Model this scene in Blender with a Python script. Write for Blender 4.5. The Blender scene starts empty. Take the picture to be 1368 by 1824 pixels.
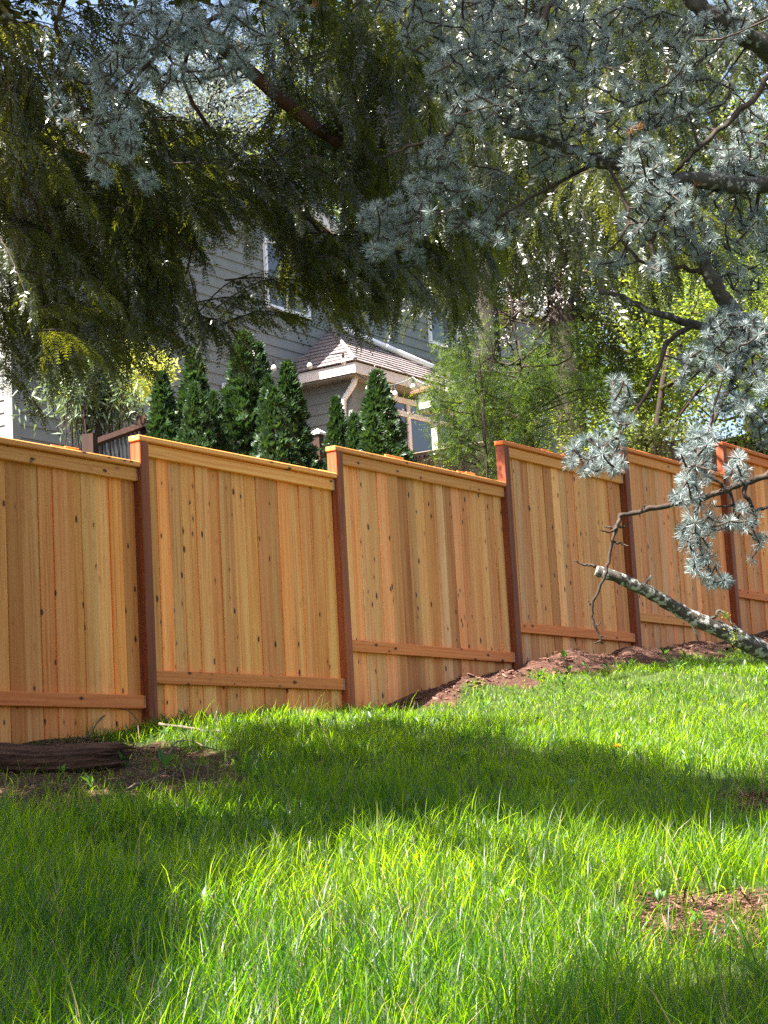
import bpy, math, random
import numpy as np
from mathutils import Vector, Matrix

random.seed(7)
RNG = np.random.default_rng(11)
scene = bpy.context.scene
COL = scene.collection

# ------------------------------------------------------------------ camera
F = 3425.0                      # focal length in photograph pixels (1368 wide)
PITCH, ROLL = 0.1559, 0.0559
CZ = 1.40                       # eye height above the datum
_fw = np.array([0, math.cos(PITCH), math.sin(PITCH)])
_up0 = np.array([0, -math.sin(PITCH), math.cos(PITCH)])
_rt0 = np.array([1.0, 0, 0])
RT = _rt0 * math.cos(ROLL) - _up0 * math.sin(ROLL)
UP = _rt0 * math.sin(ROLL) + _up0 * math.cos(ROLL)
CAM = np.array([0, 0, CZ])
cam_data = bpy.data.cameras.new('camera')
cam_data.sensor_fit = 'HORIZONTAL'
cam_data.sensor_width = 36.0
cam_data.lens = F / 1368 * 36.0
cam_data.clip_start = 0.05
cam_data.clip_end = 2000
cam = bpy.data.objects.new('camera', cam_data)
COL.objects.link(cam)
cam.matrix_world = Matrix(((RT[0], UP[0], -_fw[0], 0), (RT[1], UP[1], -_fw[1], 0), (RT[2], UP[2], -_fw[2], CZ), (0, 0, 0, 1)))
scene.camera = cam

# ------------------------------------------------------------------ light
YAW = 0.5916                    # fence direction, from the view axis
D2 = np.array([math.sin(YAW), math.cos(YAW)])
N2 = np.array([math.cos(YAW), -math.sin(YAW)])
SUN_EL = math.radians(60)
_a = math.radians(19)
_sh = -D2 * math.cos(_a) - N2 * math.sin(_a)
SUN = np.array([_sh[0] * math.cos(SUN_EL), _sh[1] * math.cos(SUN_EL), math.sin(SUN_EL)])
world = bpy.data.worlds.new('World')
scene.world = world
world.use_nodes = True
wn = world.node_tree.nodes
wl = world.node_tree.links
wn.clear()
sky = wn.new('ShaderNodeTexSky')
sky.sky_type = 'NISHITA'
sky.sun_disc = False
sky.sun_elevation = SUN_EL
sky.sun_rotation = math.atan2(SUN[0], SUN[1])
sky.air_density = 1.0
sky.dust_density = 4.0
sky.ozone_density = 1.0
bg = wn.new('ShaderNodeBackground')
bg.inputs['Strength'].default_value = 0.06
wo = wn.new('ShaderNodeOutputWorld')
wl.new(sky.outputs[0], bg.inputs[0])
wl.new(bg.outputs[0], wo.inputs[0])
sun_data = bpy.data.lights.new('sun', 'SUN')
sun_data.energy = 5.0
sun_data.angle = math.radians(0.53)
sun_data.color = (1.0, 0.95, 0.86)
sun = bpy.data.objects.new('sun', sun_data)
COL.objects.link(sun)
sun.rotation_euler = Vector(SUN).to_track_quat('Z', 'Y').to_euler()
sun.location = (0, 0, 30)
scene.view_settings.view_transform = 'Standard'
scene.view_settings.look = 'None'
scene.view_settings.exposure = 2.72
scene.view_settings.gamma = 1.0
scene.view_settings.use_curve_mapping = False
scene.cycles.use_denoising = False
scene.cycles.use_adaptive_sampling = False
scene.cycles.max_bounces = 8
scene.cycles.diffuse_bounces = 5
scene.cycles.transmission_bounces = 6
scene.cycles.sample_clamp_indirect = 2.5

# ------------------------------------------------------------------ geometry of the place
FX0, FY0 = -1.6151, 12.699      # front left edge of the second post
FT = [-2.40, 0.0, 2.2781, 4.8524, 7.1863, 9.5944, 12.03]
FH = [2.4315, 2.6156, 2.8341, 3.2138, 3.4567, 3.8162]
FR = [1.5658, 1.5804, 1.5006, 1.6093, 1.6328, 1.6112]
ZT = [-60, -40, -9.64, -1.3, .03, .86, 2.3, 2.89, 4.86, 7.18, 9.36, 10.55, 25, 60]
ZZ = [-2.3, -2.0, -.30, .50, .66, .70, .77, .84, 1.19, 1.37, 1.62, 1.76, 2.9, 3.6]


def fpt(t, off, z=0.0):
    """fence coordinates (along, out towards the lawn, height over the eye) to world"""
    return np.array([FX0 + D2[0] * t + N2[0] * off, FY0 + D2[1] * t + N2[1] * off, z + CZ])


def tq(x, y):
    dx, dy = x - FX0, y - FY0
    return dx * D2[0] + dy * D2[1], dx * N2[0] + dy * N2[1]


def ground_z(x, y, bump=True):
    x = np.asarray(x, float)
    y = np.asarray(y, float)
    t, q = tq(x, y)
    z = np.interp(t, ZT, ZZ)
    z = z - 0.12 * np.clip(q, 0, 30) + 0.16 * np.clip(-q, 0, 18) + 0.02 * np.clip(-q - 18, 0, 80)
    if bump:
        z = z + 0.022 * np.sin(x * 2.3 + 1.1) * np.sin(y * 1.7 + .4) + 0.012 * np.sin(x * 5.1 + y * 3.7) + .008 * np.sin(x * 9.3 - y * 7.9)
        m = np.exp(-((q - .38) / .22) ** 2) * np.clip((t - 2.6) / .8, 0, 1) * np.clip((8.6 - t) / 1.0, 0, 1)
        z = z + m * (.10 + .03 * np.sin(t * 4.1) + .02 * np.sin(t * 11.3))
    return z + CZ


def px(x, y, dep):
    """photograph pixel and depth along the view axis to world"""
    v = _fw + RT * ((x - 684) / F) + UP * ((912 - y) / F)
    return CAM + v * dep


def to_px(P):
    P = np.atleast_2d(P) - CAM
    d = P @ _fw
    d = np.where(np.abs(d) < 1e-6, 1e-6, d)
    return np.stack([684 + F * (P @ RT) / d, 912 - F * (P @ UP) / d, d], 1)


def px_ground(x, y):
    v = _fw + RT * ((x - 684) / F) + UP * ((912 - y) / F)
    lo = 2.0
    for k in np.arange(2, 60, .05):
        p = CAM + v * k
        if p[2] < ground_z(p[0], p[1], False):
            return p
    return None


def px_plane(x, y, P0, n):
    v = _fw + RT * ((x - 684) / F) + UP * ((912 - y) / F)
    return CAM + v * (np.dot(P0 - CAM, n) / np.dot(v, n))


def inpoly(x, y, poly):
    x = np.asarray(x, float)
    y = np.asarray(y, float)
    r = np.zeros(x.shape, bool)
    n = len(poly)
    for i in range(n):
        x1, y1 = poly[i]
        x2, y2 = poly[(i + 1) % n]
        c = ((y1 > y) != (y2 > y))
        with np.errstate(divide='ignore', invalid='ignore'):
            r ^= c & (x < (x2 - x1) * (y - y1) / (y2 - y1 + 1e-12) + x1)
    return r


# bare places on the ground and patches of sun on the lawn, as seen in the photograph
DIRT = [([(-90, 1316), (120, 1312), (215, 1325), (430, 1345), (440, 1400), (330, 1440), (100, 1450), (-90, 1450)], .22),
        ([(680, 1256), (760, 1226), (900, 1180), (960, 1172), (1130, 1160), (1190, 1155), (1190, 1176), (1000, 1195), (930, 1207), (860, 1222), (740, 1264)], .02),
        ([(1060, 1640), (1120, 1605), (1230, 1595), (1420, 1610), (1420, 1690), (1250, 1690), (1130, 1675)], .12),
        ([(1280, 1425), (1420, 1418), (1420, 1452), (1300, 1450)], .3),
        ([(1180, 1140), (1420, 1105), (1420, 1158), (1200, 1160)], .05)]
LIT = [[(640, 1262), (920, 1190), (1500, 1140), (1500, 1400), (1240, 1395), (1100, 1345), (960, 1335), (880, 1285), (740, 1275)],
       [(60, 1290), (280, 1262), (700, 1240), (720, 1285), (560, 1300), (300, 1310), (90, 1318)],
       [(420, 1650), (600, 1570), (760, 1490), (1000, 1490), (1150, 1530), (1450, 1480), (1450, 1640), (1120, 1650), (1040, 1720), (1200, 1770), (1150, 1900), (260, 1900), (280, 1770)]]


def sun_hit(P):
    """where the shadow of a point falls on the lawn, in photograph pixels"""
    P = np.array(P, float)
    k = 0.0
    for _ in range(6):
        Q = P - SUN * k
        h = Q[2] - ground_z(Q[0], Q[1], False)
        k += h / (SUN[2] + .05)
    Q = P - SUN * k
    q = to_px(Q)[0]
    return q, Q


def shades_lit(P):
    q, Q = sun_hit(P)
    if tq(Q[0], Q[1])[1] < 0 or q[2] < 1:
        return False
    for pl in LIT:
        if inpoly(np.array([q[0]]), np.array([q[1]]), pl)[0]:
            return True
    return False


# ------------------------------------------------------------------ mesh helpers
class MB:
    def __init__(self):
        self.v, self.f, self.n, self.r = [], [], 0, []

    def add(self, v, f, r=None):
        v = np.asarray(v, float)
        self.v.append(v)
        for a in f:
            self.f.append([i + self.n for i in a])
        self.r.append(np.full(len(v), random.random() if r is None else r))
        self.n += len(v)

    def box(self, c, s, R=None, r=None):
        h = np.array(s) / 2
        v = np.array([[x, y, z] for x in (-1, 1) for y in (-1, 1) for z in (-1, 1)], float) * h
        if R is not None:
            v = v @ np.asarray(R).T
        v = v + np.asarray(c)
        self.add(v, [(0, 1, 3, 2), (4, 6, 7, 5), (0, 4, 5, 1), (2, 3, 7, 6), (0, 2, 6, 4), (1, 5, 7, 3)], r)

    def tube(self, pts, rad, sides=6, cap=True, rough=0.0, r=None):
        pts = np.asarray(pts, float)
        n = len(pts)
        rad = np.broadcast_to(np.asarray(rad, float), (n,))
        tan = np.gradient(pts, axis=0)
        tan /= np.linalg.norm(tan, axis=1)[:, None] + 1e-9
        ref = np.array([0, 0, 1.0]) if abs(tan[0][2]) < .9 else np.array([1.0, 0, 0])
        v = []
        for i in range(n):
            a = np.cross(tan[i], ref)
            a /= np.linalg.norm(a) + 1e-9
            b = np.cross(tan[i], a)
            ref = np.cross(a, tan[i])
            for k in range(sides):
                an = 2 * math.pi * k / sides
                rr = rad[i] * (1 + (random.uniform(-rough, rough) if rough else 0))
                v.append(pts[i] + (a * math.cos(an) + b * math.sin(an)) * rr)
        f = []
        for i in range(n - 1):
            for k in range(sides):
                k2 = (k + 1) % sides
                f.append((i * sides + k, i * sides + k2, (i + 1) * sides + k2, (i + 1) * sides + k))
        if cap:
            f.append(tuple(range(sides))[::-1])
            f.append(tuple((n - 1) * sides + k for k in range(sides)))
        self.add(v, f, r)

    def build(self, name, mat, parent=None, smooth=False, origin=None):
        v = np.concatenate(self.v) if self.v else np.zeros((0, 3))
        if origin is not None:
            v = v - np.asarray(origin)
        me = bpy.data.meshes.new(name)
        me.from_pydata(v.tolist(), [], self.f)
        at = me.attributes.new('rnd', 'FLOAT', 'POINT')
        at.data.foreach_set('value', np.concatenate(self.r).astype(np.float32))
        if smooth:
            me.polygons.foreach_set('use_smooth', np.ones(len(me.polygons), bool))
        me.materials.append(mat)
        o = link(name, me, parent)
        if origin is not None:
            o.location = tuple(origin)
        return o


def link(name, me, parent=None):
    o = bpy.data.objects.new(name, me)
    COL.objects.link(o)
    if parent is not None:
        o.parent = parent
        if parent.type == 'EMPTY':
            o.matrix_parent_inverse = Matrix.Translation(-Vector(parent.location)) if parent.rotation_euler.z == 0 else parent.matrix_basis.inverted()
    return o


def big_mesh(name, V, T, mat, parent=None, rnd=None, smooth=False):
    """numpy triangles straight into a mesh"""
    V = np.ascontiguousarray(V, np.float32)
    T = np.ascontiguousarray(T, np.int32)
    me = bpy.data.meshes.new(name)
    me.vertices.add(len(V))
    me.vertices.foreach_set('co', V.ravel())
    me.loops.add(T.size)
    me.loops.foreach_set('vertex_index', T.ravel())
    me.polygons.add(len(T))
    me.polygons.foreach_set('loop_start', np.arange(0, T.size, 3, dtype=np.int32))
    me.update(calc_edges=True)
    if rnd is not None:
        at = me.attributes.new('rnd', 'FLOAT', 'POINT')
        at.data.foreach_set('value', np.ascontiguousarray(rnd, np.float32))
    if smooth:
        me.polygons.foreach_set('use_smooth', np.ones(len(me.polygons), bool))
    me.materials.append(mat)
    return link(name, me, parent)


class Cloud:
    """many copies of small templates gathered into one mesh"""
    def __init__(self):
        self.V, self.T, self.R, self.n = [], [], [], 0

    def put(self, tv, tt, M, L, rnd=None):
        M = np.asarray(M, float)
        L = np.asarray(L, float)
        k = len(L)
        if k == 0:
            return
        v = np.einsum('kij,nj->kni', M, tv) + L[:, None, :]
        t = tt[None] + (np.arange(k) * len(tv))[:, None, None] + self.n
        if rnd is None:
            rnd = RNG.random(k)
        self.V.append(v.reshape(-1, 3))
        self.T.append(t.reshape(-1, 3))
        self.R.append(np.repeat(rnd, len(tv)))
        self.n += k * len(tv)

    def build(self, name, mat, parent=None):
        return big_mesh(name, np.concatenate(self.V), np.concatenate(self.T), mat, parent, np.concatenate(self.R))


def frames(dirs, spin=None):
    """rotation matrices whose local +X follows dirs; spin about it"""
    d = np.asarray(dirs, float)
    d = d / (np.linalg.norm(d, axis=1)[:, None] + 1e-9)
    ref = np.tile(np.array([0, 0, 1.0]), (len(d), 1))
    ref[np.abs(d[:, 2]) > .95] = (1, 0, 0)
    y = np.cross(ref, d)
    y /= np.linalg.norm(y, axis=1)[:, None] + 1e-9
    z = np.cross(d, y)
    if spin is not None:
        c, s = np.cos(spin)[:, None], np.sin(spin)[:, None]
        y, z = y * c + z * s, z * c - y * s
    return np.stack([d, y, z], 2)


def rand_dirs(k):
    v = RNG.normal(size=(k, 3))
    return v / np.linalg.norm(v, axis=1)[:, None]


def thing(name, label, cat, loc=(0, 0, 0), rz=0.0, group=None):
    o = bpy.data.objects.new(name, None)
    o.empty_display_size = .2
    COL.objects.link(o)
    o.location = tuple(loc)
    o.rotation_euler = (0, 0, rz)
    return tag(o, label, cat, group)


def tag(o, label=None, cat=None, group=None, kind=None):
    if label:
        o['label'] = label
    if cat:
        o['category'] = cat
    if group:
        o['group'] = group
    if kind:
        o['kind'] = kind
    return o


# ------------------------------------------------------------------ materials
def new_mat(name):
    m = bpy.data.materials.new(name)
    m.use_nodes = True
    nt = m.node_tree
    nt.nodes.clear()
    out = nt.nodes.new('ShaderNodeOutputMaterial')
    return m, nt, out


def nd(nt, typ, **kw):
    n = nt.nodes.new(typ)
    for k, v in kw.items():
        setattr(n, k, v)
    return n


def ramp(nt, fac, stops):
    r = nd(nt, 'ShaderNodeValToRGB')
    el = r.color_ramp.elements
    while len(el) < len(stops):
        el.new(.5)
    for e, (p, c) in zip(el, stops):
        e.position = p
        e.color = (*c, 1)
    nt.links.new(fac, r.inputs[0])
    return r.outputs[0]


def math_n(nt, op, a, b=None, c=None):
    m = nd(nt, 'ShaderNodeMath', operation=op)
    for i, v in enumerate((a, b, c)):
        if v is None:
            continue
        if isinstance(v, (int, float)):
            m.inputs[i].default_value = v
        else:
            nt.links.new(v, m.inputs[i])
    return m.outputs[0]


def mixc(nt, fac, a, b, mode='MIX'):
    m = nd(nt, 'ShaderNodeMix', data_type='RGBA', blend_type=mode)
    for i, v in ((0, fac), (6, a), (7, b)):
        if isinstance(v, (int, float)):
            m.inputs[i].default_value = v
        elif isinstance(v, tuple):
            m.inputs[i].default_value = (*v, 1)
        else:
            nt.links.new(v, m.inputs[i])
    return m.outputs[2]


def noise(nt, vec, scale, detail=4, rough=.55, dist=0.0):
    n = nd(nt, 'ShaderNodeTexNoise')
    n.inputs['Scale'].default_value = scale
    n.inputs['Detail'].default_value = detail
    n.inputs['Roughness'].default_value = rough
    n.inputs['Distortion'].default_value = dist
    if vec is not None:
        nt.links.new(vec, n.inputs['Vector'])
    return n.outputs[0]


def mapping(nt, vec, scale=(1, 1, 1), loc=None):
    m = nd(nt, 'ShaderNodeMapping')
    m.inputs['Scale'].default_value = scale
    nt.links.new(vec, m.inputs['Vector'])
    if loc is not None:
        nt.links.new(loc, m.inputs['Location'])
    return m.outputs[0]


def leaf_mat(name, dark, light, trans_d, trans_l, tfac=.45, rough=.45, spec=.5, straw=False):
    m, nt, out = new_mat(name)
    at = nd(nt, 'ShaderNodeAttribute', attribute_name='rnd')
    col = mixc(nt, at.outputs['Fac'], dark, light)
    tcol = mixc(nt, at.outputs['Fac'], trans_d, trans_l)
    if straw:
        sf = math_n(nt, 'GREATER_THAN', at.outputs['Fac'], 1.5)
        col = mixc(nt, sf, col, (.30, .24, .12))
        tcol = mixc(nt, sf, tcol, (.32, .26, .10))
    b = nd(nt, 'ShaderNodeBsdfPrincipled')
    nt.links.new(col, b.inputs['Base Color'])
    b.inputs['Roughness'].default_value = rough
    b.inputs['Specular IOR Level'].default_value = spec
    t = nd(nt, 'ShaderNodeBsdfTranslucent')
    nt.links.new(tcol, t.inputs['Color'])
    mx = nd(nt, 'ShaderNodeMixShader')
    mx.inputs[0].default_value = tfac
    nt.links.new(b.outputs[0], mx.inputs[1])
    nt.links.new(t.outputs[0], mx.inputs[2])
    nt.links.new(mx.outputs[0], out.inputs[0])
    return m


def plain(name, col, rough=.6, spec=.5, metal=0.0, var=.12, scale=8.0, bump=0.0, bscale=40.0):
    m, nt, out = new_mat(name)
    tc = nd(nt, 'ShaderNodeTexCoord')
    n = noise(nt, tc.outputs['Object'], scale, 6)
    lo = tuple(max(0, c * (1 - var * 1.6)) for c in col)
    hi = tuple(min(1, c * (1 + var)) for c in col)
    c = ramp(nt, n, [(.25, lo), (.75, hi)])
    b = nd(nt, 'ShaderNodeBsdfPrincipled')
    nt.links.new(c, b.inputs['Base Color'])
    b.inputs['Roughness'].default_value = rough
    b.inputs['Specular IOR Level'].default_value = spec
    b.inputs['Metallic'].default_value = metal
    if bump:
        bn = nd(nt, 'ShaderNodeBump')
        bn.inputs['Strength'].default_value = bump
        bn.inputs['Distance'].default_value = .02
        nt.links.new(noise(nt, tc.outputs['Object'], bscale, 5), bn.inputs['Height'])
        nt.links.new(bn.outputs[0], b.inputs['Normal'])
    nt.links.new(b.outputs[0], out.inputs[0])
    return m


def wood_mat(name, stops, knot=(.055, .017, .006), axis='Z', knots=True, rough=.62, streak=1.0, swirl=False):
    """sawn softwood: streaks along the board, knots, per-board tint from the object colour"""
    m, nt, out = new_mat(name)
    tc = nd(nt, 'ShaderNodeTexCoord')
    oi = nd(nt, 'ShaderNodeObjectInfo')
    off = nd(nt, 'ShaderNodeCombineXYZ')
    nt.links.new(math_n(nt, 'MULTIPLY', oi.outputs['Random'], 37.0), off.inputs[0])
    nt.links.new(math_n(nt, 'MULTIPLY', oi.outputs['Random'], 91.0), off.inputs[1])
    nt.links.new(math_n(nt, 'MULTIPLY', oi.outputs['Random'], 53.0), off.inputs[2])
    a = nd(nt, 'ShaderNodeVectorMath', operation='ADD')
    nt.links.new(tc.outputs['Object'], a.inputs[0])
    nt.links.new(off.outputs[0], a.inputs[1])
    vec = a.outputs[0]
    k = {'Z': (1, 1, .018), 'X': (.018, 1, 1)}[axis]
    k2 = {'Z': (4, 1, .16), 'X': (.16, 1, 4)}[axis]
    # knots bend the grain
    kn = {'Z': (1, .2, .5), 'X': (.5, .2, 1)}[axis]
    vo = nd(nt, 'ShaderNodeTexVoronoi')
    vo.inputs['Scale'].default_value = 15.0
    nt.links.new(mapping(nt, vec, kn), vo.inputs['Vector'])
    kd = math_n(nt, 'ADD', vo.outputs['Distance'], math_n(nt, 'MULTIPLY', math_n(nt, 'SUBTRACT', noise(nt, vec, 70.0, 2), .5), .16))
    wn_ = nd(nt, 'ShaderNodeTexWhiteNoise')
    nt.links.new(vo.outputs['Position'], wn_.inputs['Vector'])
    keep = math_n(nt, 'MULTIPLY_ADD', wn_.outputs['Value'], 1.0, math_n(nt, 'MULTIPLY_ADD', math_n(nt, 'FRACT', math_n(nt, 'MULTIPLY', oi.outputs['Random'], 7.31)), .75, -.18))
    bend = math_n(nt, 'MULTIPLY', math_n(nt, 'MAXIMUM', math_n(nt, 'SUBTRACT', .30, kd), 0.0), .045)
    bv = nd(nt, 'ShaderNodeCombineXYZ')
    for i in range(3):
        nt.links.new(bend, bv.inputs[i])
    a2 = nd(nt, 'ShaderNodeVectorMath', operation='ADD')
    nt.links.new(vec, a2.inputs[0])
    nt.links.new(bv.outputs[0], a2.inputs[1])
    g1 = noise(nt, mapping(nt, a2.outputs[0], k), 46.0, 5, .6, .12)
    g2 = noise(nt, mapping(nt, a2.outputs[0], k), 150.0, 3, .6)
    g3 = noise(nt, mapping(nt, vec, k2), 2.6, 3)
    s = math_n(nt, 'ADD', math_n(nt, 'MULTIPLY', g1, .55), math_n(nt, 'ADD', math_n(nt, 'MULTIPLY', g2, .25), math_n(nt, 'MULTIPLY', g3, .35)))
    if swirl:
        wv = nd(nt, 'ShaderNodeTexWave', wave_type='RINGS', rings_direction='Y' if axis == 'X' else 'X')
        wv.inputs['Scale'].default_value = 6.0
        wv.inputs['Distortion'].default_value = 9.0
        wv.inputs['Detail'].default_value = 2.0
        wv.inputs['Detail Scale'].default_value = .8
        nt.links.new(mapping(nt, vec, {'X': (.18, 1.3, 1.6), 'Z': (1.6, 1.3, .18)}[axis]), wv.inputs['Vector'])
        s = math_n(nt, 'ADD', math_n(nt, 'MULTIPLY', s, .86), math_n(nt, 'MULTIPLY', wv.outputs['Fac'], .14))
    col = ramp(nt, s, stops)
    col = mixc(nt, 1.0, col, oi.outputs['Color'], 'MULTIPLY')
    bw = math_n(nt, 'MULTIPLY_ADD', oi.outputs['Random'], .34, .80)
    hv = nd(nt, 'ShaderNodeHueSaturation')
    nt.links.new(bw, hv.inputs['Value'])
    nt.links.new(math_n(nt, 'MULTIPLY_ADD', wn_.outputs['Value'], .0, 1.0), hv.inputs['Saturation'])
    nt.links.new(col, hv.inputs['Color'])
    col = hv.outputs[0]
    if knots:
        f = math_n(nt, 'SUBTRACT', 1.0, math_n(nt, 'SMOOTH_MIN', math_n(nt, 'DIVIDE', math_n(nt, 'MAXIMUM', math_n(nt, 'SUBTRACT', kd, math_n(nt, 'MULTIPLY', wn_.outputs['Value'], .15)), 0.0), .07), 1.0, .1))
        f = math_n(nt, 'MULTIPLY', f, math_n(nt, 'GREATER_THAN', keep, .64))
        f = math_n(nt, 'MAXIMUM', math_n(nt, 'MINIMUM', f, .93), 0.0)
        hal = math_n(nt, 'MULTIPLY', math_n(nt, 'GREATER_THAN', keep, .64), math_n(nt, 'MAXIMUM', math_n(nt, 'SUBTRACT', .55, math_n(nt, 'MULTIPLY', kd, 1.7)), 0.0))
        col = mixc(nt, hal, col, (.34, .10, .03))
        col = mixc(nt, f, col, knot)
    b = nd(nt, 'ShaderNodeBsdfPrincipled')
    nt.links.new(col, b.inputs['Base Color'])
    b.inputs['Roughness'].default_value = rough
    b.inputs['Specular IOR Level'].default_value = .25
    bn = nd(nt, 'ShaderNodeBump')
    bn.inputs['Strength'].default_value = .25
    bn.inputs['Distance'].default_value = .004
    nt.links.new(g1, bn.inputs['Height'])
    nt.links.new(bn.outputs[0], b.inputs['Normal'])
    nt.links.new(b.outputs[0], out.inputs[0])
    return m


def bark_mat(name, lo, hi, lichen=None, scale=14.0, stretch=(1, 1, .25), lich_amt=.55):
    m, nt, out = new_mat(name)
    tc = nd(nt, 'ShaderNodeTexCoord')
    v = mapping(nt, tc.outputs['Object'], stretch)
    n = noise(nt, v, scale, 8, .65, .6)
    c = ramp(nt, n, [(.32, lo), (.68, hi)])
    if lichen:
        n2 = noise(nt, tc.outputs['Object'], scale * 2.2, 5, .6)
        f = ramp(nt, n2, [(lich_amt - .03, (0, 0, 0)), (lich_amt + .04, (1, 1, 1))])
        c = mixc(nt, f, c, lichen)
    b = nd(nt, 'ShaderNodeBsdfPrincipled')
    nt.links.new(c, b.inputs['Base Color'])
    b.inputs['Roughness'].default_value = .85
    b.inputs['Specular IOR Level'].default_value = .2
    bn = nd(nt, 'ShaderNodeBump')
    bn.inputs['Strength'].default_value = .8
    bn.inputs['Distance'].default_value = .012
    nt.links.new(n, bn.inputs['Height'])
    nt.links.new(bn.outputs[0], b.inputs['Normal'])
    nt.links.new(b.outputs[0], out.inputs[0])
    return m


M = {}
M['picket'] = wood_mat('cedar_picket', [(.36, (.34, .092, .024)), (.46, (.66, .225, .058)), (.55, (.83, .325, .093)), (.66, (.90, .44, .155))])
M['rail'] = wood_mat('fir_rail', [(.30, (.50, .155, .042)), (.5, (.74, .275, .08)), (.75, (.84, .40, .135))], axis='X', swirl=True)
M['post'] = wood_mat('treated_post', [(.34, (.075, .019, .008)), (.50, (.20, .048, .018)), (.66, (.33, .085, .030))], knots=False)
M['weathered'] = wood_mat('weathered_board', [(.30, (.16, .11, .085)), (.55, (.26, .19, .15)), (.78, (.36, .28, .23))])
M['brown_board'] = wood_mat('brown_stained_board', [(.30, (.06, .028, .018)), (.55, (.11, .052, .034)), (.78, (.17, .085, .055))])
M['hanger'] = plain('galvanised_steel', (.55, .57, .6), .35, .5, .9)
M['siding'] = plain('grey_siding_paint', (.195, .20, .185), .6, .4, 0, .06, 3.0)
M['trim'] = plain('pale_trim_paint', (.74, .66, .62), .5, .4, 0, .05, 4.0)
M['white'] = plain('white_vinyl', (.80, .80, .80), .4, .5, 0, .04, 4.0)
M['interior'] = plain('dark_room', (.03, .032, .036), .8)
M['black_metal'] = plain('black_metal', (.02, .02, .022), .4, .5, .3)
M['bulb'] = plain('frosted_bulb', (.78, .76, .68), .15, .6)
M['stone'] = plain('pale_post_stone', (.42, .38, .32), .8, .3, 0, .3, 30, .5)
M['deck'] = plain('bounce_deck_cedar', (.45, .25, .12), .6, .3, 0, .2, 6)
M['shingle'] = plain('roof_shingle', (.20, .165, .165), .85, .2, 0, .35, 22, .5, 120)
M['bark_red'] = bark_mat('redwood_bark', (.018, .008, .006), (.085, .036, .022), None, 12, (1, 1, .2))
M['bark_grey'] = bark_mat('grey_bark', (.010, .008, .007), (.055, .046, .040), None, 10, (1, 1, .2))
M['bark_dark'] = bark_mat('dark_bark', (.016, .011, .009), (.065, .046, .036), None, 16)
M['bark_lichen'] = bark_mat('lichen_bark', (.022, .018, .015), (.085, .073, .060), (.30, .30, .28), 30, (1, 1, 1), .53)
M['bark_cedar'] = bark_mat('cedar_bark', (.018, .015, .013), (.075, .064, .054), (.22, .22, .20), 30, (1, 1, 1), .60)
M['log'] = bark_mat('shaggy_log_bark', (.008, .0045, .003), (.10, .050, .034), None, 13, (.16, 1, 1.4))
M['cutwood'] = plain('weathered_cut_face', (.33, .30, .27), .8, .2, 0, .3, 40)
M['stick'] = bark_mat('dead_stick', (.05, .035, .028), (.18, .13, .10), None, 20)
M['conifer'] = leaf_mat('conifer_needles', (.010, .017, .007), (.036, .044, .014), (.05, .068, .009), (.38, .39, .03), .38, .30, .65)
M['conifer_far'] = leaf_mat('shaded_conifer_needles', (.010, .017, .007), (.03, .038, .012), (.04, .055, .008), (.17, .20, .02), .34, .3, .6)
M['cedar_needle'] = leaf_mat('blue_cedar_needles', (.085, .122, .128), (.25, .295, .295), (.08, .11, .10), (.20, .23, .19), .2, .40, .5)
M['grass'] = leaf_mat('grass_blades', (.009, .038, .005), (.048, .105, .010), (.06, .21, .002), (.56, .78, .008), .60, .40, .45, straw=True)
M['arbor'] = leaf_mat('arborvitae_scales', (.011, .032, .011), (.032, .068, .019), (.03, .075, .012), (.07, .13, .02), .25, .5, .4)
M['maple'] = leaf_mat('maple_leaves', (.035, .07, .01), (.11, .17, .02), (.12, .22, .012), (.50, .55, .04), .5, .5, .4)
M['lace'] = leaf_mat('laceleaf', (.018, .046, .010), (.055, .095, .017), (.08, .17, .014), (.28, .38, .035), .45, .5, .4)
M['bamboo'] = leaf_mat('bamboo_leaves', (.06, .10, .05), (.17, .22, .12), (.10, .16, .04), (.24, .32, .09), .35, .45, .5)
M['blossom'] = leaf_mat('cherry_petals', (.70, .62, .64), (.85, .78, .80), (.6, .5, .54), (.75, .65, .68), .35, .6, .3)
M['far_dark'] = leaf_mat('far_evergreen', (.03, .055, .02), (.07, .11, .03), (.12, .2, .03), (.28, .38, .05), .4, .5, .4)
M['far_light'] = leaf_mat('far_spring_leaves', (.06, .085, .02), (.13, .16, .04), (.14, .19, .03), (.34, .37, .10), .5, .5, .4)
M['far_haze'] = leaf_mat('hazy_far_leaves', (.10, .13, .13), (.22, .25, .24), (.14, .18, .15), (.3, .34, .28), .4, .5, .4)  # distance haze put into the leaf colour
M['weed'] = leaf_mat('weed_leaf', (.03, .085, .018), (.07, .15, .03), (.10, .24, .02), (.22, .38, .04), .4, .45, .5)
M['yellow'] = leaf_mat('dandelion_petals', (.75, .42, .01), (.85, .55, .02), (.7, .4, .01), (.8, .5, .02), .3, .5, .3)
M['shrub_gold'] = leaf_mat('golden_shrub', (.30, .34, .05), (.45, .46, .09), (.55, .6, .08), (.8, .8, .16), .5, .5, .4)
M['rust'] = leaf_mat('dead_needles', (.22, .08, .03), (.38, .16, .06), (.2, .08, .03), (.3, .12, .05), .2, .6, .3)
M['chip'] = leaf_mat('bark_chips', (.035, .014, .010), (.20, .10, .07), (.1, .05, .03), (.1, .05, .03), .02, .8, .2)
M['fluff'] = leaf_mat('dry_grass_clump', (.30, .16, .12), (.55, .36, .28), (.3, .2, .12), (.4, .28, .2), .2, .8, .2)


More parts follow.
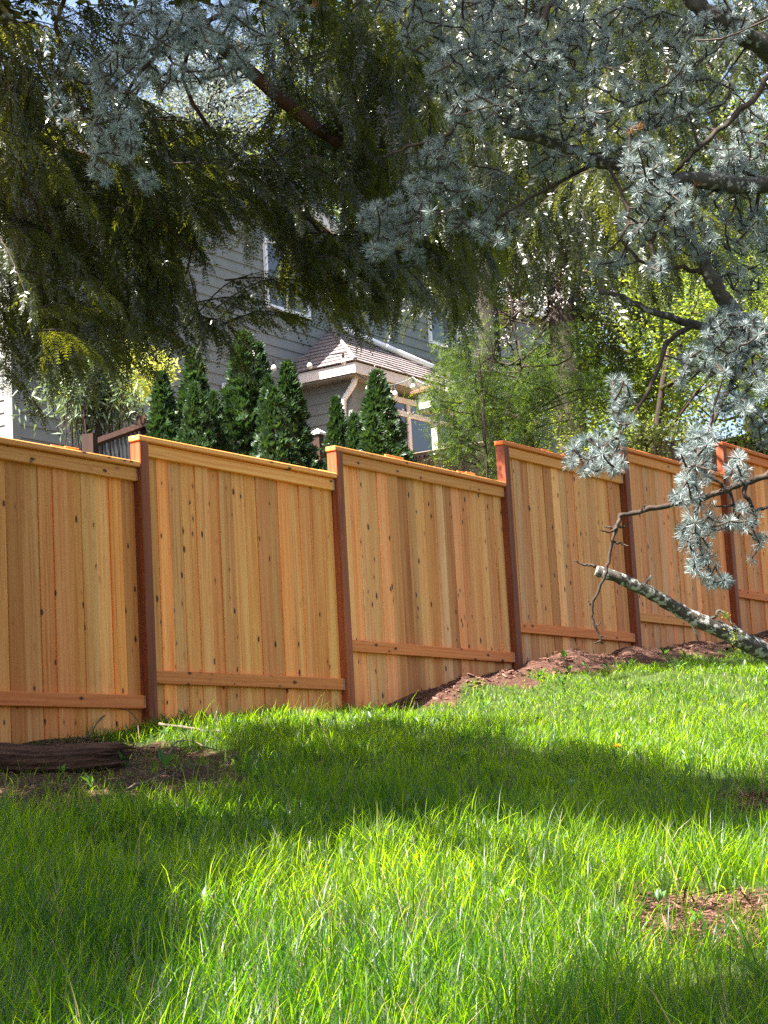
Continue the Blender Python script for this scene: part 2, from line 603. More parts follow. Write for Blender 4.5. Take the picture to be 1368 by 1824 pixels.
def glass_mat():
    m, nt, out = new_mat('window_glass')
    b = nd(nt, 'ShaderNodeBsdfPrincipled')
    tc = nd(nt, 'ShaderNodeTexCoord')
    nt.links.new(ramp(nt, noise(nt, tc.outputs['Object'], 2.0), [(.3, (.02, .022, .026)), (.7, (.035, .038, .045))]), b.inputs['Base Color'])
    b.inputs['Roughness'].default_value = .04
    b.inputs['Specular IOR Level'].default_value = 1.0
    bn = nd(nt, 'ShaderNodeBump')
    bn.inputs['Strength'].default_value = .04
    nt.links.new(noise(nt, tc.outputs['Object'], 3.0, 2), bn.inputs['Height'])
    nt.links.new(bn.outputs[0], b.inputs['Normal'])
    nt.links.new(b.outputs[0], out.inputs[0])
    return m


M['glass'] = glass_mat()


def ground_mat():
    m, nt, out = new_mat('lawn_soil')
    tc = nd(nt, 'ShaderNodeTexCoord')
    at = nd(nt, 'ShaderNodeAttribute', attribute_name='dirt')
    n1 = noise(nt, tc.outputs['Object'], 22, 8, .65)
    n2 = noise(nt, tc.outputs['Object'], 90, 6, .7)
    n3 = noise(nt, tc.outputs['Object'], 3.0, 4)
    soil = ramp(nt, math_n(nt, 'ADD', math_n(nt, 'MULTIPLY', n1, .5), math_n(nt, 'MULTIPLY', n2, .5)), [(.36, (.022, .010, .007)), (.5, (.075, .034, .024)), (.66, (.17, .09, .065))])
    thatch = ramp(nt, math_n(nt, 'ADD', math_n(nt, 'MULTIPLY', n2, .6), math_n(nt, 'MULTIPLY', n3, .4)), [(.35, (.02, .032, .008)), (.65, (.07, .10, .022))])
    c = mixc(nt, at.outputs['Fac'], thatch, soil)
    b = nd(nt, 'ShaderNodeBsdfPrincipled')
    nt.links.new(c, b.inputs['Base Color'])
    b.inputs['Roughness'].default_value = .9
    b.inputs['Specular IOR Level'].default_value = .15
    bn = nd(nt, 'ShaderNodeBump')
    bn.inputs['Strength'].default_value = 1.0
    bn.inputs['Distance'].default_value = .03
    nt.links.new(math_n(nt, 'ADD', n1, math_n(nt, 'MULTIPLY', n2, .5)), bn.inputs['Height'])
    nt.links.new(bn.outputs[0], b.inputs['Normal'])
    nt.links.new(b.outputs[0], out.inputs[0])
    return m


M['ground'] = ground_mat()

# ------------------------------------------------------------------ ground
gx = np.unique(np.concatenate([np.linspace(-150, -6, 24), np.linspace(-6, 9, 150), np.linspace(9, 150, 24)]))
gy = np.unique(np.concatenate([np.linspace(-80, 3, 12), np.linspace(3, 23, 210), np.linspace(23, 200, 36)]))
GX, GY = np.meshgrid(gx, gy)
V = np.stack([GX.ravel(), GY.ravel(), ground_z(GX.ravel(), GY.ravel())], 1)


def dirt_mask(V, soft=True):
    q = to_px(V)
    m = np.zeros(len(V))
    jx = q[:, 0] + 26 * np.sin(V[:, 1] * 9.1 + V[:, 0] * 4) + 14 * np.sin(V[:, 0] * 23)
    jy = q[:, 1] + 5 * np.sin(V[:, 0] * 11.7) + 4 * np.sin(V[:, 1] * 17)
    t, f = tq(V[:, 0], V[:, 1])
    wdt = np.interp(t, [2.4, 3.2, 5.0, 7.4, 8.6], [0, .40, .70, .66, .4]) + .14 * np.sin(t * 5.3) + .08 * np.sin(t * 13.1)
    m[(f > 0) & (f < wdt) & (t > 2.4) & (t < 12)] = .97
    for pl, g in DIRT:
        i = inpoly(jx, jy, pl) & (q[:, 2] > 1) & (q[:, 2] < 24)
        m[i] = 1 - g
    return m


t_, q_ = tq(V[:, 0], V[:, 1])
dm = dirt_mask(V)
dm[(q_ < .03)] = .8
rng2 = np.random.default_rng(3)
V[:, 2] += np.where(dm > .7, rng2.normal(0, .012, len(V)), 0) * (q_ > 0) * (V[:, 1] < 24)
nx, ny = len(gx), len(gy)
I = np.arange(nx * ny).reshape(ny, nx)
A, B, C_, D_ = I[:-1, :-1].ravel(), I[:-1, 1:].ravel(), I[1:, 1:].ravel(), I[1:, :-1].ravel()
ground = big_mesh('ground', V, np.concatenate([np.stack([A, B, C_], 1), np.stack([A, C_, D_], 1)]), M['ground'], None, None, True)
at = ground.data.attributes.new('dirt', 'FLOAT', 'POINT')
at.data.foreach_set('value', dm.astype(np.float32))
tag(ground, kind='structure')

# ------------------------------------------------------------------ fence
fence = thing('cedar_fence', 'new cedar board fence with dark brown posts stepping up the lawn', 'fence', fpt(0, 0, ZZ[4]))
fence.rotation_euler = (0, 0, 0)
# local axes of boards: X along the fence, Y out of it (towards the lawn is -Y), Z up
FROT = math.atan2(D2[1], D2[0])


def unit_box(name, s, mat, bev=.0):
    """a board centred in X and Y, standing on Z=0 for 'Z' boards"""
    mb = MB()
    mb.box((0, 0, s[2] / 2), s)
    me_o = mb.build(name, mat)
    me = me_o.data
    bpy.data.objects.remove(me_o)
    return me


def bevel_box(name, s, mat, b=.004, centre=False):
    import bmesh
    bm = bmesh.new()
    bmesh.ops.create_cube(bm, size=1.0)
    for v in bm.verts:
        v.co = Vector((v.co.x * s[0], v.co.y * s[1], v.co.z * s[2] + (0 if centre else s[2] / 2)))
    bmesh.ops.bevel(bm, geom=list(bm.edges), offset=b, segments=1, affect='EDGES')
    me = bpy.data.meshes.new(name)
    bm.to_mesh(me)
    bm.free()
    me.materials.append(mat)
    return me


def fput(me, name, t, off, z, color=(1, 1, 1), rot=(0, 0), sx=1.0, parent=None):
    o = bpy.data.objects.new(name, me)
    COL.objects.link(o)
    p = fpt(t, off, z)
    o.parent = parent or fence
    o.location = Vector(p) - Vector((parent or fence).location)
    o.rotation_euler = (rot[0], rot[1], FROT)
    o.scale = (sx, 1, 1)
    o.color = (*color, 1)
    return o


TINT = [(1.04, .96, .84), (1.06, 1.0, .88), (1.0, .98, 1.0), (.98, .95, 1.0), (.94, .86, .90), (.92, .76, .74)]  # per-panel tint: differing light on the panels put into the picket colour
rr = random.Random(5)
PK = .016
for i in range(6):
    t0, t1 = FT[i], FT[i + 1]
    H = FH[i]
    # post at the left of the panel, under the cap
    zlo = np.interp(t0, ZT, ZZ) - .25
    hp = H - .0385 - zlo
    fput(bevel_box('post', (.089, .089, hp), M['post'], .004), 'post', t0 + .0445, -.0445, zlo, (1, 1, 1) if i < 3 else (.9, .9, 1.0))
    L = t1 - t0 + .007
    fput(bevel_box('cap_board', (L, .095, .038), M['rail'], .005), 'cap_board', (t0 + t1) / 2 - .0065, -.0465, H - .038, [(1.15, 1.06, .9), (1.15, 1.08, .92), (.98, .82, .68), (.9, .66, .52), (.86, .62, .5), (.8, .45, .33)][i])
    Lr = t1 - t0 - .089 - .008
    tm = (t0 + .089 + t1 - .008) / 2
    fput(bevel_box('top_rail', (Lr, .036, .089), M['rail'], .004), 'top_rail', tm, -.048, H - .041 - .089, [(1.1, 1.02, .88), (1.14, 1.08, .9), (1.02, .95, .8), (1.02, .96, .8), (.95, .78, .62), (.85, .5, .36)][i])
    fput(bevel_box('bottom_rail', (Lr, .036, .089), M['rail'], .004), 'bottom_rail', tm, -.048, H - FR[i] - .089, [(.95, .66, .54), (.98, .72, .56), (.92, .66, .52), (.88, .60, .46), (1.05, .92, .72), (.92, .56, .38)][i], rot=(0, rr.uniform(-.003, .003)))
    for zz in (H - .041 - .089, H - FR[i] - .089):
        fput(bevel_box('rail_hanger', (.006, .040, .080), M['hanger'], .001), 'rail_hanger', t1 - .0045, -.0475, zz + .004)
    # pickets
    t = t0 + .091
    end = t1 - .004
    n = int(round((end - t) / .1385))
    ws = [rr.uniform(.9, 1.1) for _ in range(n)]
    k = (end - t) / sum(ws)
    pm = {}
    for j in range(n):
        w = ws[j] * k
        tc_ = t + w / 2
        zb_ = np.interp(tc_, ZT, ZZ) - .06 + rr.uniform(-.015, .015)
        if i == 5:
            zb_ += .05
        hh = H - .045 - zb_
        key = round(hh, 1)
        me = pm.setdefault(key, None) or bevel_box('picket', (.138, PK, hh), M['picket'], .002)
        pm[key] = me
        tone = rr.uniform(.78, 1.14)
        warm = rr.uniform(-.14, .14)
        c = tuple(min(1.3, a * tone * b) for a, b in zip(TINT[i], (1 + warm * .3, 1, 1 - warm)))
        v_ = rr.random()
        vm = (.80, .70, .64) if v_ < .16 else (1.04, 1.12, 1.28) if v_ < .40 else (.98, .84, .86) if v_ < .54 else (.9, .82, .74) if v_ < .64 else (1, 1, 1)
        c = tuple(a * b for a, b in zip(c, vm))
        gap = rr.choice([.001, .001, .0015, .002, .003])
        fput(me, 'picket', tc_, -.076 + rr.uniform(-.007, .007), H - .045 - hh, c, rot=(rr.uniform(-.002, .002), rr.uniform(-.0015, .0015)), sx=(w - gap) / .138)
        t += w
# the post that closes the run at the right
zlo = np.interp(FT[6], ZT, ZZ) - .25
fput(bevel_box('post', (.089, .089, 4.05 - zlo), M['post'], .004), 'post', FT[6] + .0445, -.0445, zlo)

# ------------------------------------------------------------------ house
HD = 31.0
hC = px(632, 644, HD)                       # front eave corner of the annex
D3 = np.array([D2[0], D2[1], 0])
N3 = np.array([N2[0], N2[1], 0])
Z3 = np.array([0, 0, 1.0])
w_lo, w_hi = .3, 5.0
for _ in range(40):                          # how far the annex stands out from the main wall
    w_ = (w_lo + w_hi) / 2
    if to_px(hC - N3 * w_)[0][0] > 502:
        w_lo = w_
    else:
        w_hi = w_
AW = w_
hO = hC - Z3 * hC[2]                         # plan origin
house = thing('house', 'grey lap-sided house with hip-roofed annex behind the row of evergreens', 'house', (hO[0], hO[1], ground_z(hO[0], hO[1])))
HROT = FROT
HR = np.stack([D3, -N3, Z3], 1)              # local X along the wall, Y into the house, Z up


def hw(a, b, z):
    """house coordinates (along, out, world z)"""
    return hO + D3 * a + N3 * b + Z3 * z


def hab(P):
    v = np.asarray(P) - hO
    return float(v @ D3), float(v @ N3), float(P[2])


def hbox(name, a0, a1, b0, b1, z0, z1, mat, parent=None, cut=None):
    mb = MB()
    mb.box(hw((a0 + a1) / 2, (b0 + b1) / 2, (z0 + z1) / 2), (abs(a1 - a0), abs(b1 - b0), abs(z1 - z0)), HR)
    return mb.build(name, mat, parent or house, origin=None)


zE = hC[2]                                   # annex eave level (top of fascia)
zB = float(ground_z(hO[0], hO[1])) - .4
P0 = hw(0, -AW, 0)


def main_az(x, y):
    a, b, z = hab(px_plane(x, y, P0, N3))
    return a, z


aL = main_az(22, 735)[0]
aPk, zPk = main_az(468, 318)
aRe, zRe = main_az(611, 434)
aR = aPk + 9.5
slope = (zPk - zRe) / (aRe - aPk)
aLe = aPk - (aRe - aPk) * 1.15
EXPO = .178


def lap(name, p0, p1, z, n3, mat=M['siding']):
    """one lap board from p0 to p1 (plan points) at height z, facing n3"""
    mb = MB()
    p0, p1 = np.asarray(p0, float), np.asarray(p1, float)
    q = []
    for p in (p0, p1):
        for (o, dz) in ((.004, EXPO + .02), (.022, 0), (.0, 0), (-.006, EXPO + .02)):
            v = p + n3 * o
            v = np.array([v[0], v[1], z + dz])
            q.append(v)
    mb.add(q, [(0, 1, 5, 4), (1, 2, 6, 5), (2, 3, 7, 6), (3, 0, 4, 7), (0, 3, 2, 1), (4, 5, 6, 7)])
    return mb.build(name, mat, house)


# core walls (dark sheathing behind the boards) and boards
def gable_top(a):
    if aLe <= a <= aRe:
        return min(zPk - abs(a - aPk) * slope * (1 if a > aPk else 1 / 1.15), zPk)
    return zRe


mb = MB()
prof = [(aL, zB), (aR, zB), (aR, zRe), (aRe, zRe), (aPk, zPk), (aLe, zRe), (aL, zRe)]
v = [hw(a, -AW - .01, z) for a, z in prof] + [hw(a, -AW - 8, z) for a, z in prof]
n = len(prof)
f = [tuple(range(n))[::-1], tuple(range(n, 2 * n))] + [(k, (k + 1) % n, (k + 1) % n + n, k + n) for k in range(n)]
mb.add(v, f)
mb.build('wall', M['siding'], house)
z = zB + .5
while z < zPk - .1:
    if z + EXPO * .5 <= zRe:
        l, r = aL + .12, aR
    else:
        h = zPk - (z + EXPO * .6)
        r = aPk + h / slope
        l = aPk - h / slope * 1.15
    if r - l > .3:
        lap('siding_board', hw(l, -AW, 0), hw(r, -AW, 0), z, N3)
    z += EXPO
# left side wall of the house, seen edge on at the corner
z = zB + .5
while z < zRe:
    lap('siding_board', hw(aL, -AW - 6, 0), hw(aL, -AW - .12, 0), z, -D3)
    z += EXPO
hbox('corner_board', aL - .03, aL + .12, -AW - .12, -AW + .03, zB, zRe, M['siding'])
# main roof: gable slopes, rakes, wings
ov = .15


def slab(name, pts, th, mat, parent=None):
    pts = [np.asarray(p, float) for p in pts]
    nrm = np.cross(pts[1] - pts[0], pts[2] - pts[0])
    nrm /= np.linalg.norm(nrm)
    if nrm[2] < 0:
        nrm = -nrm
    k = len(pts)
    mb = MB()
    mb.add(pts + [p + nrm * th for p in pts], [tuple(range(k)), tuple(range(k, 2 * k))] + [(i, (i + 1) % k, (i + 1) % k + k, i + k) for i in range(k)])
    return mb.build(name, mat, parent or house)


def shingled(name, e0, e1, t0, t1, mat, n, parent=None):
    """roof plane between eave e0-e1 and top t0-t1 laid in courses, each a thin step"""
    e0, e1, t0, t1 = [np.asarray(p, float) for p in (e0, e1, t0, t1)]
    nr = np.cross(e1 - e0, t0 - e0) if np.linalg.norm(t0 - e0) > .1 else np.cross(e1 - e0, t1 - e0)
    nr /= np.linalg.norm(nr)
    if nr[2] < 0:
        nr = -nr
    mb = MB()
    for i in range(n):
        f0, f1 = i / n, (i + 1) / n
        a, b = e0 + (t0 - e0) * f0, e1 + (t1 - e1) * f0
        c, d = e1 + (t1 - e1) * f1, e0 + (t0 - e0) * f1
        lo, hi = .022, .006
        mb.add([a, b, c, d, a + nr * lo, b + nr * lo, c + nr * hi, d + nr * hi], [(4, 5, 6, 7), (0, 1, 5, 4), (1, 2, 6, 5), (3, 0, 4, 7), (0, 3, 2, 1)])
    return mb.build(name, mat, parent or house)


zr = zRe - slope * .35
roof = shingled('main_roof', hw(aRe + .35, -AW + ov, zr + .12), hw(aRe + .35, -AW - 8.4, zr + .12), hw(aPk, -AW + ov, zPk + .12), hw(aPk, -AW - 8.4, zPk + .12), M['shingle'], 26)
shingled('main_roof', hw(aLe - .35, -AW + ov, zr + .12), hw(aLe - .35, -AW - 8.4, zr + .12), hw(aPk, -AW + ov, zPk + .12), hw(aPk, -AW - 8.4, zPk + .12), M['shingle'], 26)
for sgn, ae in ((1, aRe + .35), (-1, aLe - .35)):
    slab('rake_board', [hw(ae, -AW + ov + .02, zr - .10), hw(ae, -AW + ov - .02, zr - .10), hw(aPk, -AW + ov - .02, zPk - .10), hw(aPk, -AW + ov + .02, zPk - .10)], .2, M['trim'])
shingled('wing_roof', hw(aRe + .2, -AW + .15, zRe + .05), hw(aR, -AW + .15, zRe + .05), hw(aRe + .2, -AW - 4.2, zRe + 2.2), hw(aR, -AW - 4.2, zRe + 2.2), M['shingle'], 20)
shingled('wing_roof', hw(aL - .3, -AW + .15, zRe + .05), hw(aLe - .2, -AW + .15, zRe + .05), hw(aL - .3, -AW - 4.2, zRe + 2.2), hw(aLe - .2, -AW - 4.2, zRe + 2.2), M['shingle'], 20)
hbox('fascia_board', aRe + .36, aR, -AW + .13, -AW + .17, zRe - .14, zRe + .05, M['trim'])
hbox('fascia_board', aL - .3, aLe - .36, -AW + .13, -AW + .17, zRe - .14, zRe + .05, M['trim'])
# gutter end and downspout under the right rake
mb = MB()
e = px(632, 430, HD + .5)
pts = [px(626, 405, HD + .4), px(634, 432, HD + .4), px(634, 452, HD + .45), px(624, 468, HD + .9), px(619, 478, HD + 1.0), px(618, 500, HD + 1.1)]
mb.tube(pts, .05, 8)
mb.build('downspout', M['trim'], house, True)


def window(name, a0, a1, z0, z1, b, split=(), bars=(), mat=M['white'], fw=.06, proud=.05):
    fr = MB()
    for (x0, x1, y0, y1) in [(a0, a1, z0, z0 + fw), (a0, a1, z1 - fw, z1), (a0, a0 + fw, z0 + fw, z1 - fw), (a1 - fw, a1, z0 + fw, z1 - fw)] + [(s - fw / 2, s + fw / 2, z0 + fw, z1 - fw) for s in split] + [(a0 + fw, a1 - fw, s - fw / 2, s + fw / 2) for s in bars]:
        fr.box(hw((x0 + x1) / 2, b + proud / 2, (y0 + y1) / 2), (x1 - x0, proud, y1 - y0), HR)
    w = fr.build(name, mat, house)
    xs = [a0 + fw] + [s for s in split] + [a1 - fw]
    for i in range(len(xs) - 1):
        p = MB()
        p.box(hw((xs[i] + xs[i + 1]) / 2, b + .028 + (.004 if i % 2 else 0), (z0 + z1) / 2), (xs[i + 1] - xs[i] - (.03 if len(xs) > 2 else 0), .006, z1 - z0 - 2 * fw + .01), HR)
        po = p.build('pane', M['glass'], w)
    return w


a0, z0 = main_az(471, 547)
a1, _ = main_az(548, 566)
as_, _ = main_az(508, 556)
_, z1 = main_az(467, 425)
window('window', a0, a1, z0, z1, -AW + .022, (as_,))
a0, z1 = main_az(393, 683)
_, z0 = main_az(396, 760)
window('window', a0, a0 + 1.1, z0, z1, -AW + .022, (a0 + .55,))
a0, z0 = main_az(762, 612)
a1, _ = main_az(860, 640)
window('window', a0, a1, z0, z0 + 1.2, -AW + .022, ((a0 + a1) / 2,))
a0, z1 = main_az(-40, 640)

# annex: walls, boards, fascia, hip roof, window with transom
OVH = .32
aEnd = 5.6
zW = zE - .20
core = MB()
core.box(hw((OVH + aEnd) / 2, (-OVH - AW) / 2 - .01, (zB + zW) / 2), (aEnd - OVH - .02, AW - OVH - .02, zW - zB), HR)
core.build('annex_wall', M['siding'], house)
z = zB + .4
while z < zW - .02:
    lap('siding_board', hw(OVH, -AW, 0), hw(OVH, -OVH - .10, 0), z, -D3)
    lap('siding_board', hw(OVH + .10, -OVH, 0), hw(aEnd, -OVH, 0), z, N3)
    z += EXPO
hbox('corner_board', OVH - .03, OVH + .10, -OVH - .10, -OVH + .03, zB, zW + .03, M['siding'])
hbox('soffit', .03, aEnd + .3, -AW + .02, -.03, zW, zW + .02, M['siding'])
hbox('fascia_board', 0, .04, -AW, -.04, zE - .17, zE, M['trim'])
hbox('fascia_board', 0, aEnd + .3, -.04, 0, zE - .173, zE + .002, M['trim'])
rise = AW * math.tan(math.radians(36))
ap = hw(AW, -AW, zE + rise)
shingled('annex_roof', hw(-.03, .03, zE + .01), hw(-.03, -AW, zE + .01), ap, ap, M['shingle'], 11)
shingled('annex_roof', hw(-.03, .03, zE + .01), hw(aEnd + .3, .03, zE + .01), ap, hw(aEnd + .3, -AW, zE + rise), M['shingle'], 11)
mb = MB()
mb.tube([hw(-.02, .02, zE + .035), ap + Z3 * .03], .035, 6)
mb.build('hip_cap', M['shingle'], house)
# round pipe lying down the front slope of the annex
mb = MB()
pA = px_plane(642, 590, P0, N3)
aa, _, zz = hab(pA)


def on_slope(a, b):
    return hw(a, b, zE + .01 + (-b + .03) / (AW + .03) * rise + .09)


mb.tube([on_slope(AW + .3, -AW + .02), on_slope(AW + 1.2, -AW * .66), on_slope(AW + 2.3, -AW * .25)], .055, 8)
mb.build('roof_pipe', M['white'], house, True)
# downspout of the annex on its left face
mb = MB()
ds = [hw(OVH - .1, -.15, zE - .17), hw(OVH - .1, -.2, zE - .30), hw(OVH - .08, -.42, zE - .52), hw(OVH - .07, -.45, zE - .7), hw(OVH - .07, -.45, zB)]
mb.tube(ds, .05, 8)
mb.build('downspout', M['white'], house, True)
Pf = hw(0, -OVH, 0)


def front_az(x, y):
    a, b, z = hab(px_plane(x, y, Pf, N3))
    return a, z


a0, z1 = front_az(684, 703)
a1, _ = front_az(800, 735)
_, z0 = front_az(690, 836)
_, zt = front_az(700, 735)
as_, _ = front_az(723, 760)
window('window', a0, a1, z0, z1, -OVH + .022, (as_,), (zt,), M['trim'], .09, .06)
mb = MB()
a, z = front_az(651, 727)
mb.box(hw(a, -OVH + .03, z), (.16, .05, .22), HR)
mb.build('meter_box', M['siding'], house)
# unseen deck added in front of the annex to bounce warm light onto it
for k in range(14):
    hbox('bounce_deck_board', -.4, 6.5, .1 + k * .15, .1 + k * .15 + .142, zE - 2.62, zE - 2.585, M['deck'])

# ------------------------------------------------------------------ string lights
def sag(p, q, s, n=14):
    u = np.linspace(0, 1, n)[:, None]
    P = p + (q - p) * u
    P[:, 2] -= s * 4 * (u * (1 - u))[:, 0]
    return P


lights = thing('string_lights', 'string of clear glass bulbs hung along the annex eave and across the yard', 'string lights', px(600, 640, HD - 1))
runs = [(px(455, 641, 29.0), px(618, 628, 30.4), .03, (487, 551, 611)), (px(634, 664, 30.3), px(735, 672, 30.2), .16, (655, 695, 703)), (px(735, 672, 30.2), px(830, 650, 29.5), .22, (756, 731, 796))]
for p, q, s, xs in runs:
    P = sag(p, q, s)
    mb = MB()
    mb.tube(P, .009, 5)
    mb.build('cable', M['black_metal'], lights)
    qq = to_px(P)
    for x in xs:
        c = np.array([np.interp(x, qq[:, 0], P[:, k]) for k in range(3)])
        if x in (703, 731):
            c = c + np.array([0, 0, -.02])
        s_ = MB()
        s_.tube([c, c - Z3 * .05, c - Z3 * .085], [.012, .020, .022], 8)
        so = s_.build('socket', M['black_metal'], lights)
        g = MB()
        zz = np.linspace(0, 1, 7)
        g.tube([c - Z3 * (.08 + .11 * u) for u in zz], [.020, .026, .038, .045, .042, .028, .006], 10)
        g.build('bulb', M['bulb'], so, True)

# lantern on a pale post
lp = px(765, 716, 28.2)
gz = float(ground_z(lp[0], lp[1]))
lantern = thing('post_lantern', 'dark metal lantern with a peaked cap on a pale post by the annex window', 'lantern', (lp[0], lp[1], gz))
mb = MB()
mb.box((lp[0] + .07, lp[1], (gz + lp[2] - .1) / 2), (.10, .10, lp[2] - .1 - gz), HR)
mb.build('post', M['stone'], lantern)
mb = MB()
s = .15
for dx in (-1, 1):
    for dy in (-1, 1):
        mb.box(lp + HR @ np.array([dx * .125, dy * .125, 0]), (.03, .03, .26), HR)
mb.box(lp - Z3 * .13, (.30, .30, .03), HR)
mb.build('frame', M['black_metal'], lantern)
mb = MB()
rv = [lp + HR @ np.array([x, y, .12]) for x, y in ((-.2, -.2), (.2, -.2), (.2, .2), (-.2, .2))] + [lp + HR @ np.array([x, y, .15]) for x, y in ((-.2, -.2), (.2, -.2), (.2, .2), (-.2, .2))] + [lp + HR @ np.array([x, y, .24]) for x, y in ((-.05, -.05), (.05, -.05), (.05, .05), (-.05, .05))]
mb.add(rv, [(3, 2, 1, 0), (8, 9, 10, 11)] + [(i, (i + 1) % 4, (i + 1) % 4 + 4, i + 4) for i in range(4)] + [(i + 4, (i + 1) % 4 + 4, (i + 1) % 4 + 8, i + 8) for i in range(4)])
mb.build('roof', M['brown_board'], lantern)
for dx, dy, sx, sy in ((0, -.122, .22, .006), (0, .122, .22, .006), (-.122, 0, .006, .22), (.122, 0, .006, .22)):
    mb = MB()
    mb.box(lp + HR @ np.array([dx, dy, 0]), (sx, sy, .23), HR)
    mb.build('pane', M['bulb'], lantern)


# ------------------------------------------------------------------ fences and railing in the yard behind
def plank_fence(name, label, pA, pB, zdrop, mat, w=.14, gap=.012, cap=True, th=.02):
    """upright boards from pA to pB (world tops), each board its own part"""
    pA, pB = np.asarray(pA), np.asarray(pB)
    L = np.linalg.norm((pB - pA)[:2])
    dr = (pB - pA) / L
    ang = math.atan2(dr[1], dr[0])
    R = np.array([[math.cos(ang), -math.sin(ang), 0], [math.sin(ang), math.cos(ang), 0], [0, 0, 1]])
    root = thing(name, label, 'fence', (pA[0], pA[1], pA[2] - zdrop))
    me = unit_box('board', (w, th, zdrop), mat)
    n = int(L / (w + gap))
    for i in range(n):
        o = bpy.data.objects.new('board', me)
        COL.objects.link(o)
        o.parent = root
        p = pA + dr * ((i + .5) * (w + gap))
        o.location = Vector((p[0], p[1], p[2] - zdrop + random.uniform(-.01, .01))) - Vector(root.location)
        o.rotation_euler = (0, random.uniform(-.006, .006), ang)
        o.color = (*(random.uniform(.8, 1.15),) * 3, 1)
    if cap:
        mb = MB()
        c = (pA + pB) / 2 + Z3 * .03
        sl = math.atan2(dr[2], 1)
        Rr = R @ np.array([[math.cos(sl), 0, -math.sin(sl)], [0, 1, 0], [math.sin(sl), 0, math.cos(sl)]])
        mb.box(c, (L, .09, .035), Rr)
        mb.build('cap_rail', mat, root)
    for u in np.arange(0, L, 2.2):
        mb = MB()
        p = pA + dr * u
        side = np.array([-dr[1], dr[0], 0]) * .06
        mb.box(p + side - Z3 * (zdrop / 2 - .05), (.1, .1, zdrop + .1), R)
        mb.build('post', mat, root)
    return root


plank_fence('weathered_fence', 'weathered grey-brown board fence half hidden behind the lacy green tree', px(700, 822, 19.5), px(905, 786, 24.0), 1.7, M['weathered'])
plank_fence('brown_fence', 'dark brown board fence behind the yellow-green maple', px(1085, 796, 25.0), px(1420, 782, 29.0), 1.8, M['brown_board'])

rA, rB = px(160, 792, 19.0), px(258, 757, 20.5)
rail = thing('deck_railing', 'dark brown deck railing with black metal balusters beside the bamboo', 'railing', (rA[0], rA[1], rA[2] - 1.0))
dr = rB - rA
L = np.linalg.norm(dr[:2])
ang = math.atan2(dr[1], dr[0])
R = np.array([[math.cos(ang), -math.sin(ang), 0], [math.sin(ang), math.cos(ang), 0], [0, 0, 1]])
rA2 = rA.copy()
rB2 = np.array([rB[0], rB[1], rB[2]])
mb = MB()
mb.tube([rA2, rB2], .042, 4)
mb.build('top_rail', M['brown_board'], rail)
mb = MB()
mb.tube([rA2 - Z3 * .75, rB2 - Z3 * .75], .04, 4)
mb.build('bottom_rail', M['brown_board'], rail)
me = unit_box('baluster', (.022, .022, .74), M['black_metal'])
for u in np.arange(.03, 1, .11 / L):
    o = bpy.data.objects.new('baluster', me)
    COL.objects.link(o)
    o.parent = rail
    o.location = Vector(rA2 + (rB2 - rA2) * u - Z3 * .75) - Vector(rail.location)
    o.rotation_euler = (0, 0, ang)
for u in (.0, .98):
    mb = MB()
    mb.box(rA2 + (rB2 - rA2) * u - Z3 * .4, (.12, .12, 1.0), R)
    mb.build('post', M['brown_board'], rail)

for o in rail.children:
    o.color = (.35, .33, .33, 1)
pc = px(566, 767, 26.0)
pcg = float(ground_z(pc[0], pc[1]))
cp = thing('capped_post', 'short dark post with a white pyramid cap between two evergreens', 'post', (pc[0], pc[1], pcg))
mb = MB()
mb.box((pc[0], pc[1], (pcg + pc[2] - .06) / 2), (.11, .11, pc[2] - .06 - pcg), HR)
mb.build('post', M['brown_board'], cp).color = (.35, .33, .36, 1)
mb = MB()
sq = [(-.08, -.08), (.08, -.08), (.08, .08), (-.08, .08)]
mb.add([pc + HR @ np.array([x, y, -.06]) for x, y in sq] + [pc + HR @ np.array([x, y, -.03]) for x, y in sq] + [pc + np.array([0, 0, .03])], [(3, 2, 1, 0)] + [(i, (i + 1) % 4, (i + 1) % 4 + 4, i + 4) for i in range(4)] + [(i + 4, (i + 1) % 4 + 4, 8) for i in range(4)])
mb.build('post_cap', M['white'], cp)

# ------------------------------------------------------------------ leaf templates
def tpl_leaf(l=1.0, w=.45, fold=.12):
    v = np.array([[0, 0, 0], [.45 * l, w / 2, fold * w], [l, 0, 0], [.45 * l, -w / 2, fold * w]])
    return v, np.array([[0, 1, 2], [0, 2, 3]])


def tpl_spray(n=24, nl=.09, nw=.017, droop=.25, seed=0, taper=.55):
    """feathery conifer twig of length 1 along +X, flat needles on both sides"""
    r = np.random.default_rng(seed)
    V, T = [], []

    def rach(u):
        return np.array([u, .04 * math.sin(u * 3 + seed), -droop * u * u])
    us = np.linspace(0, 1, 5)
    for i in range(4):
        a, b = rach(us[i]), rach(us[i + 1])
        k = len(V)
        w = .006 * (1.3 - us[i])
        V += [a + [0, w, 0], a + [0, -w, 0], b + [0, -w, 0], b + [0, w, 0]]
        T += [[k, k + 1, k + 2], [k, k + 2, k + 3]]
    for i in range(n):
        u = .04 + .96 * i / (n - 1)
        for sd in (-1, 1):
            p = rach(u)
            ang = math.radians(r.uniform(35, 62))
            l = nl * (1 - taper * max(0, u - .4) / .6) * r.uniform(.8, 1.15)
            d = np.array([math.cos(ang), sd * math.sin(ang), -.25 * u * 2 * droop + r.uniform(-.22, .12)])
            sw = np.array([-sd * math.sin(ang), math.cos(ang), r.uniform(-.5, .5)]) * nw / 2
            k = len(V)
            m_ = p + d * l * .5
            V += [p, m_ + sw, p + d * l, m_ - sw]
            T += [[k, k + 1, k + 2], [k, k + 2, k + 3]]
    return np.array(V), np.array(T)


